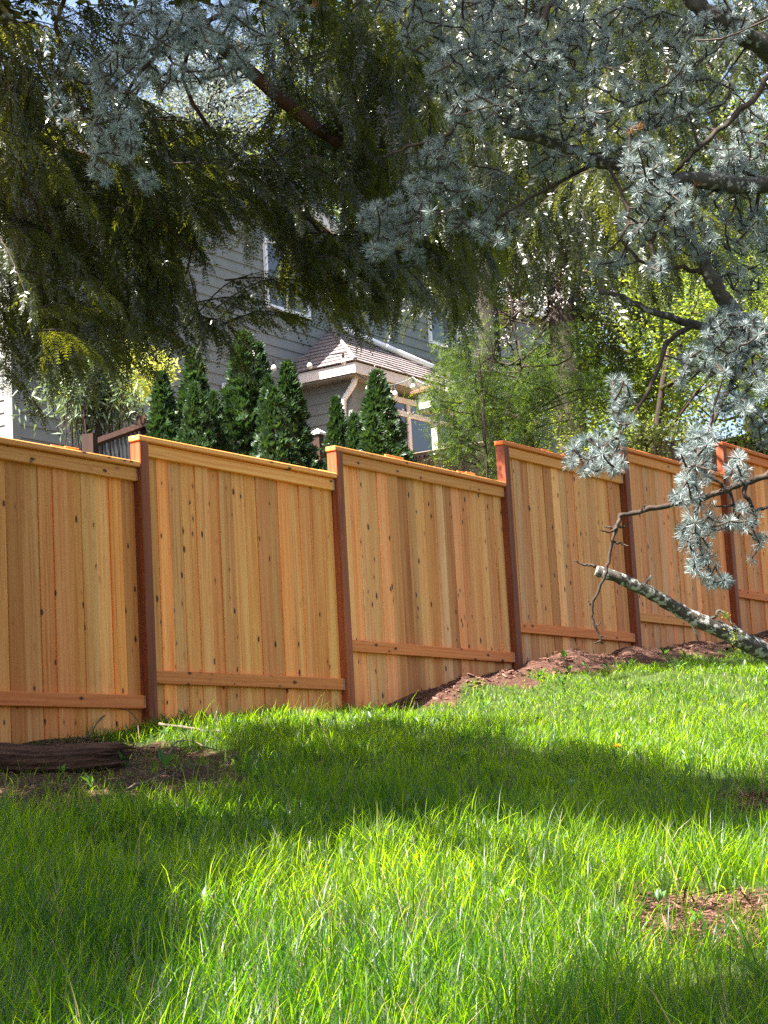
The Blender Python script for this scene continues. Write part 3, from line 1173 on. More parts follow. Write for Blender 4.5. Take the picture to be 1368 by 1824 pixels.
def tpl_rosette(n=46, seed=0, l=1.0, w=.07):
    r = np.random.default_rng(seed)
    V, T = [], []
    for i in range(n):
        zc = r.uniform(-.55, 1)
        an = r.uniform(0, 2 * math.pi)
        s = math.sqrt(max(0, 1 - zc * zc))
        d = np.array([s * math.cos(an), s * math.sin(an), zc])
        ll = l * r.uniform(.75, 1.1)
        side = np.cross(d, r.normal(size=3))
        side /= np.linalg.norm(side)
        side *= w / 2
        k = len(V)
        V += [d * .06, d * ll * .7 - side, d * ll, d * ll * .7 + side]
        T += [[k, k + 1, k + 2], [k, k + 2, k + 3]]
    return np.array(V), np.array(T)


SPRAY = [tpl_spray(13, .19, .050, d, s) for s, d in enumerate((.15, .3, .45, .6))]
SPRAY_X = [tpl_spray(6, .30, .12, d, s + 19) for s, d in enumerate((.15, .35))]
SPRAY_C = [tpl_spray(11, .19, .055, d, s + 9) for s, d in enumerate((.2, .4))]
ROS = [tpl_rosette(72, s, 1.0, .048) for s in range(5)]
LEAF = tpl_leaf()


def smooth_path(pts, n):
    pts = np.asarray(pts, float)
    k = len(pts)
    u = np.linspace(0, k - 1, n)
    out = []
    for x in u:
        i = min(int(x), k - 2)
        f = x - i
        p0, p1, p2, p3 = pts[max(i - 1, 0)], pts[i], pts[i + 1], pts[min(i + 2, k - 1)]
        out.append(.5 * ((2 * p1) + (-p0 + p2) * f + (2 * p0 - 5 * p1 + 4 * p2 - p3) * f * f + (-p0 + 3 * p1 - 3 * p2 + p3) * f ** 3))
    return np.array(out)


# ------------------------------------------------------------------ feathery conifers
class Conifer:
    def __init__(self):
        self.cl = Cloud()
        self.tw = MB()

    def bough(self, p, e, n=13, ln=(.14, .30), droop=.12, coarse=False, hang=.8):
        """a twig from p to e with drooping sprays on both sides"""
        p, e = np.asarray(p, float), np.asarray(e, float)
        mid = (p + e) / 2 + np.array([0, 0, droop * np.linalg.norm(e - p)])
        path = smooth_path([p, mid, e], 9)
        self.tw.tube(path, np.linspace(.0042, .0012, 9), 4, False)
        ax = e - p
        Ls = np.linalg.norm(ax)
        ax = ax / Ls
        side = np.cross(ax, Z3)
        if np.linalg.norm(side) < .2:
            side = np.array([math.cos(random.random() * 6), math.sin(random.random() * 6), 0])
        side /= np.linalg.norm(side)
        us = np.linspace(.06, 1.0, n)
        L, Dv, Sc = [], [], []
        for i, u in enumerate(us):
            x = u * 8
            j = min(int(x), 7)
            q = path[j] + (path[j + 1] - path[j]) * (x - j)
            sd = 1 if i % 2 else -1
            d = ax * random.uniform(.5, 1.1) + side * sd * random.uniform(.3, .95) * (1 - .5 * u) - Z3 * random.uniform(.15, 1.0) * hang
            L.append(q)
            Dv.append(d)
            Sc.append(random.uniform(*ln) * (1 - .25 * u))
        L.append(path[-1])
        Dv.append(ax - Z3 * .5)
        Sc.append(ln[0])
        L, Dv, Sc = np.array(L), np.array(Dv), np.array(Sc)
        R = frames(Dv, RNG.normal(0, .6, len(L))) * Sc[:, None, None]
        T = SPRAY_X if coarse == 2 else SPRAY_C if coarse else SPRAY
        pick = RNG.integers(0, len(T), len(L))
        base = random.random()
        rn = np.clip(base * .5 + RNG.random(len(L)) * .5, 0, 1)
        for k in range(len(T)):
            i = pick == k
            self.cl.put(T[k][0], T[k][1], R[i], L[i], rn[i])


def clear_of_view(P, polys):
    q = to_px(P)[0]
    X = np.array([q[0], q[0] + 10, q[0] + 30, q[0] - 10])
    Y = np.array([q[1], q[1] + 28, q[1] + 12, q[1] + 12])
    return not any(inpoly(X, Y, pl).any() for pl in polys)


# where the photograph looks past the boughs
CLEAR = [[(372, 650), (380, 470), (425, 420), (505, 420), (525, 540), (570, 552), (640, 562), (780, 600), (900, 690), (900, 860), (250, 860), (250, 700), (310, 655)],
         [(545, 360), (575, 360), (615, 415), (600, 430)],
         [(-50, 700), (120, 715), (260, 690), (260, 860), (-50, 860)],
         [(300, 160), (360, 140), (470, 150), (480, 215), (420, 235), (320, 230)],
         [(880, 540), (1368, 560), (1368, 900), (880, 900)]]

# strands: area polygon, number, direction in the picture (dx,dy per unit), length px, depth range
BOUGH = [
    ([(-60, -60), (260, -60), (330, 120), (300, 330), (420, 420), (430, 560), (300, 640), (180, 640), (-60, 650)], 178, (.62, .62), (110, 240), (7.0, 9.5)),
    ([(-60, 120), (200, 200), (330, 400), (300, 600), (120, 640), (-60, 640)], 80, (.75, .50), (110, 240), (6.8, 9.5)),
    ([(240, 250), (520, 240), (560, 330), (470, 430), (380, 430), (260, 380)], 66, (.75, .45), (100, 200), (7.5, 10)),
    ([(330, 480), (420, 470), (420, 600), (300, 650)], 10, (.9, .35), (120, 200), (7.0, 9.0)),
    ([(430, -60), (760, -60), (780, 150), (700, 300), (600, 330), (500, 160)], 130, (.22, .9), (110, 220), (7.5, 10.5)),
    ([(600, 230), (860, 230), (880, 420), (800, 500), (620, 480), (560, 380)], 130, (.35, .8), (110, 210), (8.0, 17)),
    ([(470, 370), (620, 420), (640, 520), (560, 540), (500, 480)], 60, (.55, .65), (90, 170), (8.0, 11)),
    ([(420, 330), (560, 330), (640, 430), (620, 520), (540, 540), (440, 430)], 40, (.5, .6), (80, 150), (8.0, 11)),
    ([(760, 60), (1100, 120), (1180, 380), (900, 480), (800, 400)], 120, (.12, .9), (110, 220), (9, 17)),
    ([(540, -90), (1260, -90), (1210, 280), (900, 340), (600, 330)], 170, (.15, .9), (110, 220), (16, 21)),
    ([(740, -80), (1400, -80), (1400, 200), (740, 200)], 90, (.12, .9), (120, 240), (14, 18)),
    ([(980, 200), (1368, 150), (1368, 420), (1050, 440)], 44, (.1, .9), (120, 240), (13, 18)),
]
con_a, con_b = Conifer(), Conifer()
trunkA = np.array([-3.7, 9.2])
trunkB = px(869, 640, 22.0)


ROOFPTS = np.array([px(632, 640, 31.0), px(700, 655, 31.4), px(760, 668, 31.8), px(600, 640, 31.4), px(820, 680, 32.2), px(660, 648, 31.2)])


def shades_roof(P, r=.75):
    w = ROOFPTS - P
    k = w @ SUN
    return bool((np.linalg.norm(w - k[:, None] * SUN, axis=1)[k < 0] < r).any())


def grow(polys, stretch=1.0):
    for poly, cnt, (dx, dy), (l0, l1), (d0, d1) in polys:
        xs = [p[0] for p in poly]
        ys = [p[1] for p in poly]
        made = tries = 0
        while made < cnt and tries < cnt * 30:
            tries += 1
            x, y = random.uniform(min(xs), max(xs)), random.uniform(min(ys), max(ys))
            if not inpoly(np.array([x]), np.array([y]), poly)[0]:
                continue
            ln = random.uniform(l0, l1)
            an = random.gauss(0, .55)
            ex, ey = dx * math.cos(an) - dy * math.sin(an), dx * math.sin(an) + dy * math.cos(an)
            ok = None
            for k in range(4):
                dep = random.uniform(d0, d1) if k < 3 else random.uniform(16.5, 21)
                p = px(x, y, dep)
                e = px(x + ex * ln, y + ey * ln, dep + random.uniform(-.4, .4))
                if not all(clear_of_view(p + (e - p) * u, CLEAR) for u in (.1, .4, .7, 1.0)) and random.random() > .06:
                    break
                if 12.3 < dep < 15.5 or shades_roof(p):
                    continue
                if dep > 15 or not (shades_lit(e) or shades_lit(p) or shades_lit((p + e) / 2)):
                    ok = (p, e, dep)
                    break
            if ok is None:
                continue
            p, e, dep = ok
            s = dep / 8.5
            (con_b if dep > 15 else con_a).bough(p, e, 22 if dep < 15 else 16, (.10 * s, .20 * s), coarse=dep > 15)
            made += 1


grow(BOUGH)

SUN2 = np.array([px(x + random.uniform(-25, 25), y + random.uniform(-25, 25), random.uniform(7.5, 9)) for x in range(20, 860, 140) for y in range(60, 620, 140)])
SUNNY = np.array([px(x, y, 4.2) for x, y in ((1060, 800), (1110, 715), (1240, 830), (1235, 920), (1255, 1010), (1310, 860), (1330, 930), (1290, 600), (1260, 650), (1340, 690), (1100, 1030), (1200, 1085), (1320, 1140), (1160, 905), (1330, 260), (1330, 420))])


def shades_sunny(P, r=.30):
    for S, rr_ in ((SUNNY, r), (SUN2, .17)):
        w = S - P
        k = w @ SUN
        if (np.linalg.norm(w - k[:, None] * SUN, axis=1)[k < 0] < rr_).any():
            return True
    return False


# the crown above the frame: boughs that throw the shade on the lawn
DARK = [([(-300, 1335), (330, 1310), (640, 1330), (700, 1400), (690, 1480), (560, 1560), (400, 1620), (250, 1740), (-300, 1800)], 310),
        ([(560, 1310), (760, 1290), (880, 1300), (960, 1350), (1100, 1360), (1250, 1410), (1380, 1420), (1400, 1470), (1100, 1500), (960, 1475), (760, 1475), (640, 1500)], 180),
        ([(-300, 1640), (250, 1740), (200, 1830), (-300, 1900)], 120)]
cl_centres = []
for poly, cnt in DARK:
    xs = [p[0] for p in poly]
    ys = [p[1] for p in poly]
    made = tries = 0
    while made < cnt and tries < 9000:
        tries += 1
        x, y = random.uniform(min(xs), max(xs)), random.uniform(min(ys), max(ys))
        if not inpoly(np.array([x]), np.array([y]), poly)[0]:
            continue
        g = px_ground(x, y)
        if g is None:
            continue
        P = g + SUN * random.uniform(3.9, 6.8)
        q = to_px(P)[0]
        if q[2] > 0 and q[1] > -120 and -80 < q[0] < 1450:
            continue
        an = random.uniform(0, 6.28)
        e = P + np.array([math.cos(an), math.sin(an), random.uniform(-.5, 0)]) * random.uniform(.3, .5)
        if shades_lit(e) or shades_lit(P) or shades_sunny(e):
            continue
        con_a.bough(P, e, 11, (.28, .48), coarse=2, hang=.3)
        cl_centres.append(P)
        made += 1

for k in range(300):  # more unseen boughs, added towards the sun to shade the blue cedar
    P = px(random.uniform(150, 1230), random.uniform(-40, 420), 4.5) + SUN * random.uniform(2.2, 4.6)
    q = to_px(P)[0]
    if (q[2] > 0 and q[1] > -150 and -100 < q[0] < 1450) or q[2] < -3:
        continue
    an = random.uniform(0, 6.28)
    e = P + np.array([math.cos(an), math.sin(an), random.uniform(-.5, 0)]) * .4
    if shades_lit(e) or shades_lit(P) or shades_sunny(e):
        continue
    con_a.bough(P, e, 11, (.26, .42), coarse=2, hang=.3)
    cl_centres.append(P)

tA = thing('feathery_conifer', 'dark green conifer with drooping feathery boughs hanging over the fence and lawn', 'tree', (trunkA[0], trunkA[1], float(ground_z(*trunkA))))
gz = float(ground_z(*trunkA))
mb = MB()
zz = np.linspace(-.3, 13, 22)
mb.tube([(trunkA[0] + .05 * math.sin(h), trunkA[1] + .06 * math.cos(h * .7), gz + h) for h in zz], [max(.03, .42 * (1 - max(h, 0) / 13.5) + (.12 if h < .3 else 0)) for h in zz], 16, True, .05)
mb.build('trunk', M['bark_red'], tA, True)
# limbs: the bare red limb seen in the photograph, and limbs out to the crown
limb = smooth_path([np.array([trunkA[0], trunkA[1], gz + 5.2]), px(150, -130, 8.6), px(380, 70, 8.2), px(470, 150, 8.0), px(535, 205, 8.0), px(600, 252, 8.0), px(690, 296, 8.1), px(770, 318, 8.2)], 30)
mb = MB()
mb.tube(limb, np.interp(np.linspace(0, 1, 30), [0, .3, .75, 1], [.07, .03, .024, .008]), 8, True, .08)
mb.build('limb', M['bark_red'], tA, True)
for pts in ([(60, -100, 8.4), (100, 60, 8.2), (160, 220, 8.0), (260, 360, 8.0), (360, 470, 8.0)], [(-60, 80, 8.4), (10, 250, 8.2), (100, 430, 8.1), (210, 560, 8.0)], [(520, -80, 8.8), (600, 60, 8.8), (640, 200, 8.8), (690, 360, 8.9), (760, 470, 9)], [(250, -80, 8.6), (330, 160, 8.6), (440, 300, 8.6), (560, 400, 8.6), (620, 480, 8.6)]):
    a = px(*pts[0])
    path = smooth_path([np.array([trunkA[0], trunkA[1], a[2] + .3])] + [px(*p) for p in pts], 22)
    mb = MB()
    mb.tube(path, np.linspace(.014, .003, 22), 7, True, .08)
    mb.build('limb', M['bark_red'], tA, True)
random.shuffle(cl_centres)
for c in cl_centres[:26]:
    st = np.array([trunkA[0], trunkA[1], min(gz + 12, c[2] + .8)])
    mb = MB()
    mb.tube(smooth_path([st, (st + c) / 2 + Z3 * .25, c], 9), np.linspace(.05, .01, 9), 6)
    mb.build('limb', M['bark_red'], tA, True)
tag(con_a.tw.build('twigs', M['bark_dark'], tA), kind='stuff')
con_a.cl.build('crown', M['conifer'], tA)

tB = thing('tall_conifer', 'tall grey-trunked conifer with hanging boughs behind the fence', 'tree', (trunkB[0], trunkB[1], float(ground_z(trunkB[0], trunkB[1]))))
mb = MB()
gz = float(ground_z(trunkB[0], trunkB[1]))
zz = np.linspace(-.3, 14, 20)
mb.tube([(trunkB[0] + .03 * h * .3, trunkB[1], gz + h) for h in zz], [.15 * (1 - max(h, 0) / 17) for h in zz], 14, True, .06)
mb.build('trunk', M['bark_grey'], tB, True)
for k in range(12):
    P = px(random.uniform(600, 1200), random.uniform(-60, 420), 20)
    mb = MB()
    st = np.array([trunkB[0], trunkB[1], P[2] + .5])
    mb.tube(smooth_path([st, (st + P) / 2 + Z3 * .3, P], 8), np.linspace(.04, .01, 8), 5)
    mb.build('limb', M['bark_dark'], tB, True)
tag(con_b.tw.build('twigs', M['bark_dark'], tB), kind='stuff')
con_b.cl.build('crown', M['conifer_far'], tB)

# ------------------------------------------------------------------ blue cedar
tcx = px(1760, 700, 4.9)
cz = float(ground_z(tcx[0], tcx[1]))
bc = thing('blue_cedar', 'blue-grey needled cedar with bare lichened limbs reaching in front of the fence', 'tree', (tcx[0], tcx[1], cz))
mb = MB()
zz = np.linspace(-.3, 9, 18)
mb.tube([(tcx[0], tcx[1], cz + h) for h in zz], [.17 * (1 - max(0, h) / 10.5) + (.06 if h < .2 else 0) for h in zz], 14, True, .06)
mb.build('trunk', M['bark_lichen'], bc, True)
trunk_pt = lambda h: np.array([tcx[0], tcx[1], h])
LIMBS = [
    ([(1200, -60, 4.6), (1240, 5, 4.6), (1300, 42, 4.6), (1368, 88, 4.65), (1500, 140, 4.75)], (.026, .042), True),
    ([(910, 236, 4.35), (955, 246, 4.35), (1010, 266, 4.37), (1060, 285, 4.4), (1112, 297, 4.4), (1180, 318, 4.45), (1260, 326, 4.5), (1368, 330, 4.55), (1520, 318, 4.7)], (.0135, .03), True),
    ([(1150, 318, 4.45), (1205, 370, 4.5), (1235, 430, 4.5), (1265, 490, 4.5), (1295, 540, 4.5), (1350, 600, 4.55), (1450, 650, 4.7)], (.012, .034), True),
    ([(1070, 518, 4.4), (1110, 532, 4.4), (1165, 556, 4.42), (1230, 576, 4.45), (1300, 590, 4.5), (1360, 606, 4.55)], (.007, .015), False),
    ([(1100, 420, 4.6), (1150, 470, 4.55), (1205, 476, 4.5), (1262, 488, 4.5)], (.004, .008), False),
    ([(1208, 300, 4.4), (1240, 268, 4.4), (1290, 222, 4.45), (1340, 180, 4.5), (1420, 130, 4.6)], (.006, .011), True),
    ([(1084, 792, 4.25), (1110, 762, 4.25), (1150, 706, 4.3), (1172, 655, 4.35), (1190, 610, 4.4), (1230, 578, 4.45)], (.003, .008), False),
    ([(690, 276, 4.5), (729, 262, 4.45), (790, 246, 4.4), (812, 222, 4.4), (850, 180, 4.4), (905, 112, 4.4), (960, 50, 4.4), (1010, -30, 4.5), (1200, -160, 4.7), (1500, -200, 4.8)], (.004, .011), True),
    ([(185, 330, 4.3), (195, 240, 4.3), (235, 150, 4.3), (300, 80, 4.3), (400, 20, 4.4), (520, -50, 4.5), (800, -190, 4.7), (1300, -320, 4.9)], (.003, .012), True),
    ([(1280, 1040, 4.1), (1255, 1000, 4.1), (1240, 930, 4.12), (1238, 860, 4.15), (1250, 790, 4.2), (1290, 710, 4.3), (1322, 640, 4.4), (1350, 602, 4.5)], (.003, .010), False),
    ([(1350, 965, 4.15), (1315, 930, 4.15), (1300, 880, 4.15), (1255, 840, 4.15)], (.0025, .005), False),
    ([(1225, 330, 4.4), (1170, 400, 4.35), (1165, 470, 4.3)], (.003, .006), False),
    ([(700, 420, 4.5), (760, 360, 4.45), (775, 300, 4.4), (795, 246, 4.4)], (.003, .006), False),
    ([(860, 420, 4.4), (900, 380, 4.4), (960, 345, 4.4), (1060, 290, 4.4)], (.003, .006), False),
    ([(1080, 450, 4.3), (1120, 400, 4.3), (1100, 330, 4.35), (1080, 290, 4.4)], (.003, .006), False),
]
nodes = []
for pts, (r0, r1), to_trunk in LIMBS:
    P = [px(*p) for p in pts]
    if to_trunk:
        h = P[-1][2]
        P.append(trunk_pt(h - .15))
    path = smooth_path(P, max(12, len(P) * 4))
    k = len(path)
    path += RNG.normal(0, .002, path.shape)
    mb = MB()
    mb.tube(path, .8 * np.linspace(r0, r1, k) * (1 + .1 * np.sin(np.arange(k) * 1.9)), 9, True, .10)
    mb.build('limb', M['bark_cedar'] if r1 > .012 else M['bark_dark'], bc, True)
    nodes += list(path)
# low sawn limb
cut = [(1064, 1017, 4.15), (1100, 1029, 4.15), (1150, 1052, 4.17), (1205, 1084, 4.2), (1250, 1108, 4.2), (1300, 1130, 4.22), (1368, 1163, 4.27), (1480, 1215, 4.4)]
P = [px(*p) for p in cut] + [trunk_pt(px(1600, 1260, 4.6)[2])]
path = smooth_path(P, 44)
rad = np.interp(np.linspace(0, 1, 44), [0, .2, .5, .75, 1], [.0118, .0130, .0160, .021, .04]) * (1 + .07 * np.sin(np.arange(44) * 2.3) + RNG.normal(0, .03, 44))
mb = MB()
mb.tube(path, rad, 14, False, .09)
lowl = mb.build('sawn_limb', M['bark_lichen'], bc, True)
tag(lowl, 'lichen covered low limb sawn off at its end')
mb = MB()
ax = path[0] - path[1]
ax /= np.linalg.norm(ax)
mb.tube([path[0] - ax * .004, path[0] + ax * .003], [.0116, .0106], 14)
mb.build('cut_face', M['cutwood'], lowl)
# stubs and moss on the limb
for (a, b, r) in (((1148, 1050), (1160, 1026), .004), ((1264, 1112), (1276, 1098), .005), ((1276, 1098), (1292, 1094), .004), ((1292, 1096), (1306, 1116), .003), ((1306, 1116), (1312, 1130), .003), ((1230, 1110), (1243, 1140), .0025)):
    mb = MB()
    mb.tube(smooth_path([px(*a, 4.2), (px(*a, 4.2) + px(*b, 4.2)) / 2 + RNG.normal(0, .004, 3), px(*b, 4.2)], 6), np.linspace(r, r * .6, 6), 6)
    mb.build('stub', M['bark_lichen'], lowl, True)
mo = Cloud()
mpts = np.concatenate([np.tile(px(1312, 1132, 4.18), (50, 1)) + RNG.normal(0, .008, (50, 3)), np.tile(px(1294, 1096, 4.18), (40, 1)) + RNG.normal(0, .005, (40, 3))])
mo.put(*tpl_leaf(1, .5), frames(rand_dirs(len(mpts)), RNG.random(len(mpts)) * 6) * .006, mpts)
mo.build('moss_tuft', M['shrub_gold'], lowl)
# bare twigs over the limb
TW = [([(1368, 846, 4.1), (1320, 862, 4.1), (1290, 874, 4.1), (1237, 892, 4.1), (1190, 900, 4.1), (1140, 911, 4.1), (1106, 918, 4.1)], (.0075, .0045)),
      ([(1106, 918, 4.1), (1100, 936, 4.1), (1090, 965, 4.1), (1084, 1000, 4.1), (1078, 1020, 4.1), (1066, 1052, 4.1), (1054, 1080, 4.1), (1058, 1108, 4.1), (1066, 1130, 4.1), (1072, 1146, 4.1)], (.0045, .002)),
      ([(1060, 1008, 4.12), (1046, 1006, 4.12), (1034, 1003, 4.12), (1022, 998, 4.12)], (.0035, .001)),
      ([(1097, 940, 4.1), (1086, 948, 4.08), (1068, 944, 4.06)], (.003, .001)), ([(1098, 938, 4.1), (1086, 940, 4.1), (1076, 938, 4.1)], (.0025, .001)),
      ([(1092, 965, 4.1), (1104, 968, 4.1), (1120, 972, 4.1)], (.003, .001)), ([(1102, 938, 4.1), (1116, 936, 4.1), (1124, 930, 4.1)], (.0028, .001)),
      ([(1196, 899, 4.1), (1198, 885, 4.1), (1205, 878, 4.1), (1204, 870, 4.1)], (.0028, .001)), ([(1148, 909, 4.1), (1147, 900, 4.1)], (.003, .0015)),
      ([(1055, 1080, 4.1), (1048, 1070, 4.1)], (.002, .001)), ([(1060, 1116, 4.1), (1070, 1110, 4.1)], (.002, .001)), ([(1066, 1132, 4.1), (1078, 1134, 4.1)], (.002, .001)), ([(1070, 1142, 4.1), (1058, 1146, 4.1)], (.002, .001)),
      ([(1330, 858, 4.1), (1326, 878, 4.1), (1336, 892, 4.1), (1340, 908, 4.1), (1356, 906, 4.1), (1375, 900, 4.1)], (.005, .003))]
for pts, (r0, r1) in TW:
    P = smooth_path([px(*p) for p in pts], len(pts) * 4) + RNG.normal(0, .0012, (len(pts) * 4, 3))
    mb = MB()
    k = len(P)
    mb.tube(P, np.linspace(r0, r1, k) * (1 + .22 * (np.arange(k) % 3 == 0)), 6, True, .12)
    mb.build('bare_twig', M['bark_dark'], bc, True)
nodes += [px(1237, 892, 4.1), px(1290, 874, 4.1)]
lk = [px(1368, 846, 4.1), px(1450, 790, 4.3), trunk_pt(px(1500, 700, 4.6)[2])]
mb = MB()
mb.tube(smooth_path(lk, 10), np.linspace(.0078, .014, 10), 7)
mb.build('limb', M['bark_dark'], bc, True)
# rosettes of needles, spread in clusters along twigs
CLUS = [(1105, 690, 26, 26, 4, 4.22), (1112, 735, 28, 24, 5, 4.22), (1065, 800, 48, 30, 12, 4.2), (1050, 825, 45, 22, 9, 4.2), (1100, 828, 20, 16, 3, 4.2), (1030, 790, 20, 14, 3, 4.2),
        (1240, 820, 34, 46, 16, 4.1), (1228, 890, 26, 40, 10, 4.08), (1238, 960, 26, 36, 11, 4.08), (1252, 1010, 22, 22, 7, 4.06), (1282, 1040, 16, 12, 4, 4.06), (1312, 838, 20, 26, 5, 4.1), (1278, 925, 24, 24, 5, 4.1), (1326, 925, 26, 24, 6, 4.1), (1338, 996, 3, 3, 1, 4.1), (1360, 962, 12, 8, 2, 4.1), (1250, 780, 30, 20, 6, 4.15),
        (1310, 585, 55, 40, 30, 4.35), (1270, 640, 48, 34, 24, 4.3), (1340, 640, 40, 40, 18, 4.35), (1330, 700, 40, 50, 14, 4.3), (1290, 710, 34, 28, 8, 4.3), (1218, 668, 14, 34, 5, 4.4), (1360, 760, 20, 40, 5, 4.35),
        (1150, 300, 46, 46, 24, 4.3), (1190, 370, 54, 46, 26, 4.3), (1230, 420, 44, 40, 14, 4.4), (1140, 400, 36, 40, 10, 4.35), (1172, 478, 18, 20, 5, 4.3), (1290, 40, 46, 36, 12, 4.5), (1215, 90, 46, 60, 18, 4.5), (1250, 170, 60, 50, 12, 4.7),
        (1180, 190, 60, 40, 20, 4.5), (1110, 240, 60, 34, 14, 4.4), (1300, 330, 60, 50, 18, 4.6), (1330, 420, 46, 60, 20, 4.6), (1340, 240, 40, 60, 14, 4.9), (1290, 270, 60, 50, 12, 5.3), (1320, 500, 40, 30, 8, 4.6), (1090, 470, 30, 30, 5, 4.5),
        (760, 50, 50, 56, 18, 4.5), (830, 130, 70, 64, 44, 4.35), (900, 70, 70, 56, 34, 4.35), (960, 130, 70, 60, 40, 4.35), (1040, 90, 60, 60, 26, 4.45), (890, 200, 90, 40, 40, 4.3), (1010, 215, 70, 40, 28, 4.35), (1080, 160, 50, 50, 20, 4.4), (1000, 30, 70, 40, 18, 4.5), (1130, 40, 60, 50, 14, 4.7), (870, 20, 70, 40, 18, 4.5), (700, 20, 40, 36, 6, 4.6), (1000, 290, 60, 24, 8, 4.35),
        (780, 320, 56, 50, 26, 4.35), (720, 385, 60, 40, 24, 4.4), (835, 370, 46, 50, 18, 4.35), (660, 385, 24, 26, 6, 4.45), (700, 430, 30, 24, 5, 4.4), (885, 410, 40, 24, 7, 4.4), (780, 270, 40, 24, 6, 4.4), (660, 455, 16, 14, 2, 4.45), (735, 455, 30, 16, 3, 4.4),
        (310, 60, 60, 50, 30, 4.25), (390, 40, 60, 46, 22, 4.3), (240, 130, 70, 56, 28, 4.25), (330, 140, 50, 30, 8, 4.25), (420, 110, 44, 40, 14, 4.3), (200, 215, 44, 60, 24, 4.25), (195, 290, 34, 34, 11, 4.25), (262, 330, 14, 26, 4, 4.25), (150, 110, 40, 50, 6, 4.35), (260, 40, 60, 40, 14, 4.3), (520, 20, 30, 30, 5, 4.4), (450, 60, 40, 40, 8, 4.3), (215, 250, 30, 30, 8, 4.2), (100, 190, 20, 40, 3, 4.4)]
ros_p, ros_d = [], []
tw = MB()
pool = np.array(nodes)
allr = []
for cx, cy, rx, ry, cnt, dep in CLUS:
    for k in range(int(cnt * 2.4 + .5) if cnt > 1 else 1):
        a, r_ = random.uniform(0, 6.283), math.sqrt(random.random())
        allr.append(px(cx + rx * r_ * math.cos(a), cy + ry * r_ * math.sin(a), dep + random.gauss(0, .07)))
# above and beyond the frame the same boughs go on
for k in range(240):
    allr.append(px(random.uniform(100, 1700), random.uniform(-420, -60), random.uniform(4.2, 5.2)))
for k in range(110):
    allr.append(px(random.uniform(1380, 1600), random.uniform(-60, 760), random.uniform(4.2, 5.0)))
allr = np.array(allr)
dist = np.array([np.min(np.linalg.norm(pool - p, axis=1)) for p in allr])
order = np.argsort(dist)
net = list(pool)
for i in order:
    p = allr[i]
    A_ = np.array(net)
    j = int(np.argmin(np.linalg.norm(A_ - p, axis=1)))
    q = A_[j]
    d = np.linalg.norm(p - q)
    if d > .01:
        mid = (p + q) / 2 + RNG.normal(0, .04 * d, 3) - Z3 * .05 * d
        path = smooth_path([q, mid, p], 5)
        tw.tube(path, np.linspace(.0030 if d < .2 else .005, .0016, 5), 5, False, r=random.random())
        if d > .1:
            net += [path[1], path[2], path[3]]
        dd = p - mid
    else:
        dd = RNG.normal(size=3)
    net.append(p)
    ros_p.append(p)
    ros_d.append(dd / (np.linalg.norm(dd) + 1e-6) + Z3 * .5)
    # a shoot carries a short row of rosettes behind its tip
    if d > .05:
        for u in (.55, .8):
            if random.random() < .6:
                ros_p.append(q + (p - q) * u + RNG.normal(0, .006, 3))
                ros_d.append(RNG.normal(size=3) + Z3)
tag(tw.build('twigs', M['bark_dark'], bc), kind='stuff')
ros_p, ros_d = np.array(ros_p), np.array(ros_d)
R = frames(ros_d, RNG.random(len(ros_p)) * 6)
R = R[:, :, [1, 2, 0]]
sc = RNG.uniform(.013, .024, len(ros_p))
pk = RNG.integers(0, 5, len(ros_p))
cl = Cloud()
rn = RNG.random(len(ros_p))
for k in range(5):
    i = pk == k
    cl.put(*ROS[k], R[i] * sc[i][:, None, None], ros_p[i], rn[i])
cl.build('crown', M['cedar_needle'], bc)
dp = np.array([px(x, y, d) for x, y, d in ((1125, 235, 4.3), (1138, 228, 4.3), (1190, 128, 4.5), (1200, 135, 4.5), (1285, 250, 4.6), (1295, 400, 4.6), (424, 82, 4.3), (1262, 905, 4.1), (1240, 330, 4.4), (560, 12, 4.4))])
cl = Cloud()
cl.put(*tpl_rosette(40, 77, 1.0, .05), frames(rand_dirs(len(dp))) * .017, dp)
cl.build('dead_needles', M['rust'], bc)

# ------------------------------------------------------------------ row of arborvitae
def tpl_frond(seed):
    r = np.random.default_rng(seed)
    V, T = [], []
    for a in np.linspace(-.9, .9, 6):
        d = np.array([math.cos(a), math.sin(a), r.uniform(-.15, .15)])
        s = np.array([-math.sin(a), math.cos(a), r.uniform(-.4, .4)]) * .10
        l = r.uniform(.7, 1.05) * (1 - .25 * abs(a))
        k = len(V)
        V += [np.zeros(3), d * l * .6 + s, d * l, d * l * .6 - s]
        T += [[k, k + 1, k + 2], [k, k + 2, k + 3]]
    return np.array(V), np.array(T)


FROND = [tpl_frond(s) for s in range(3)]


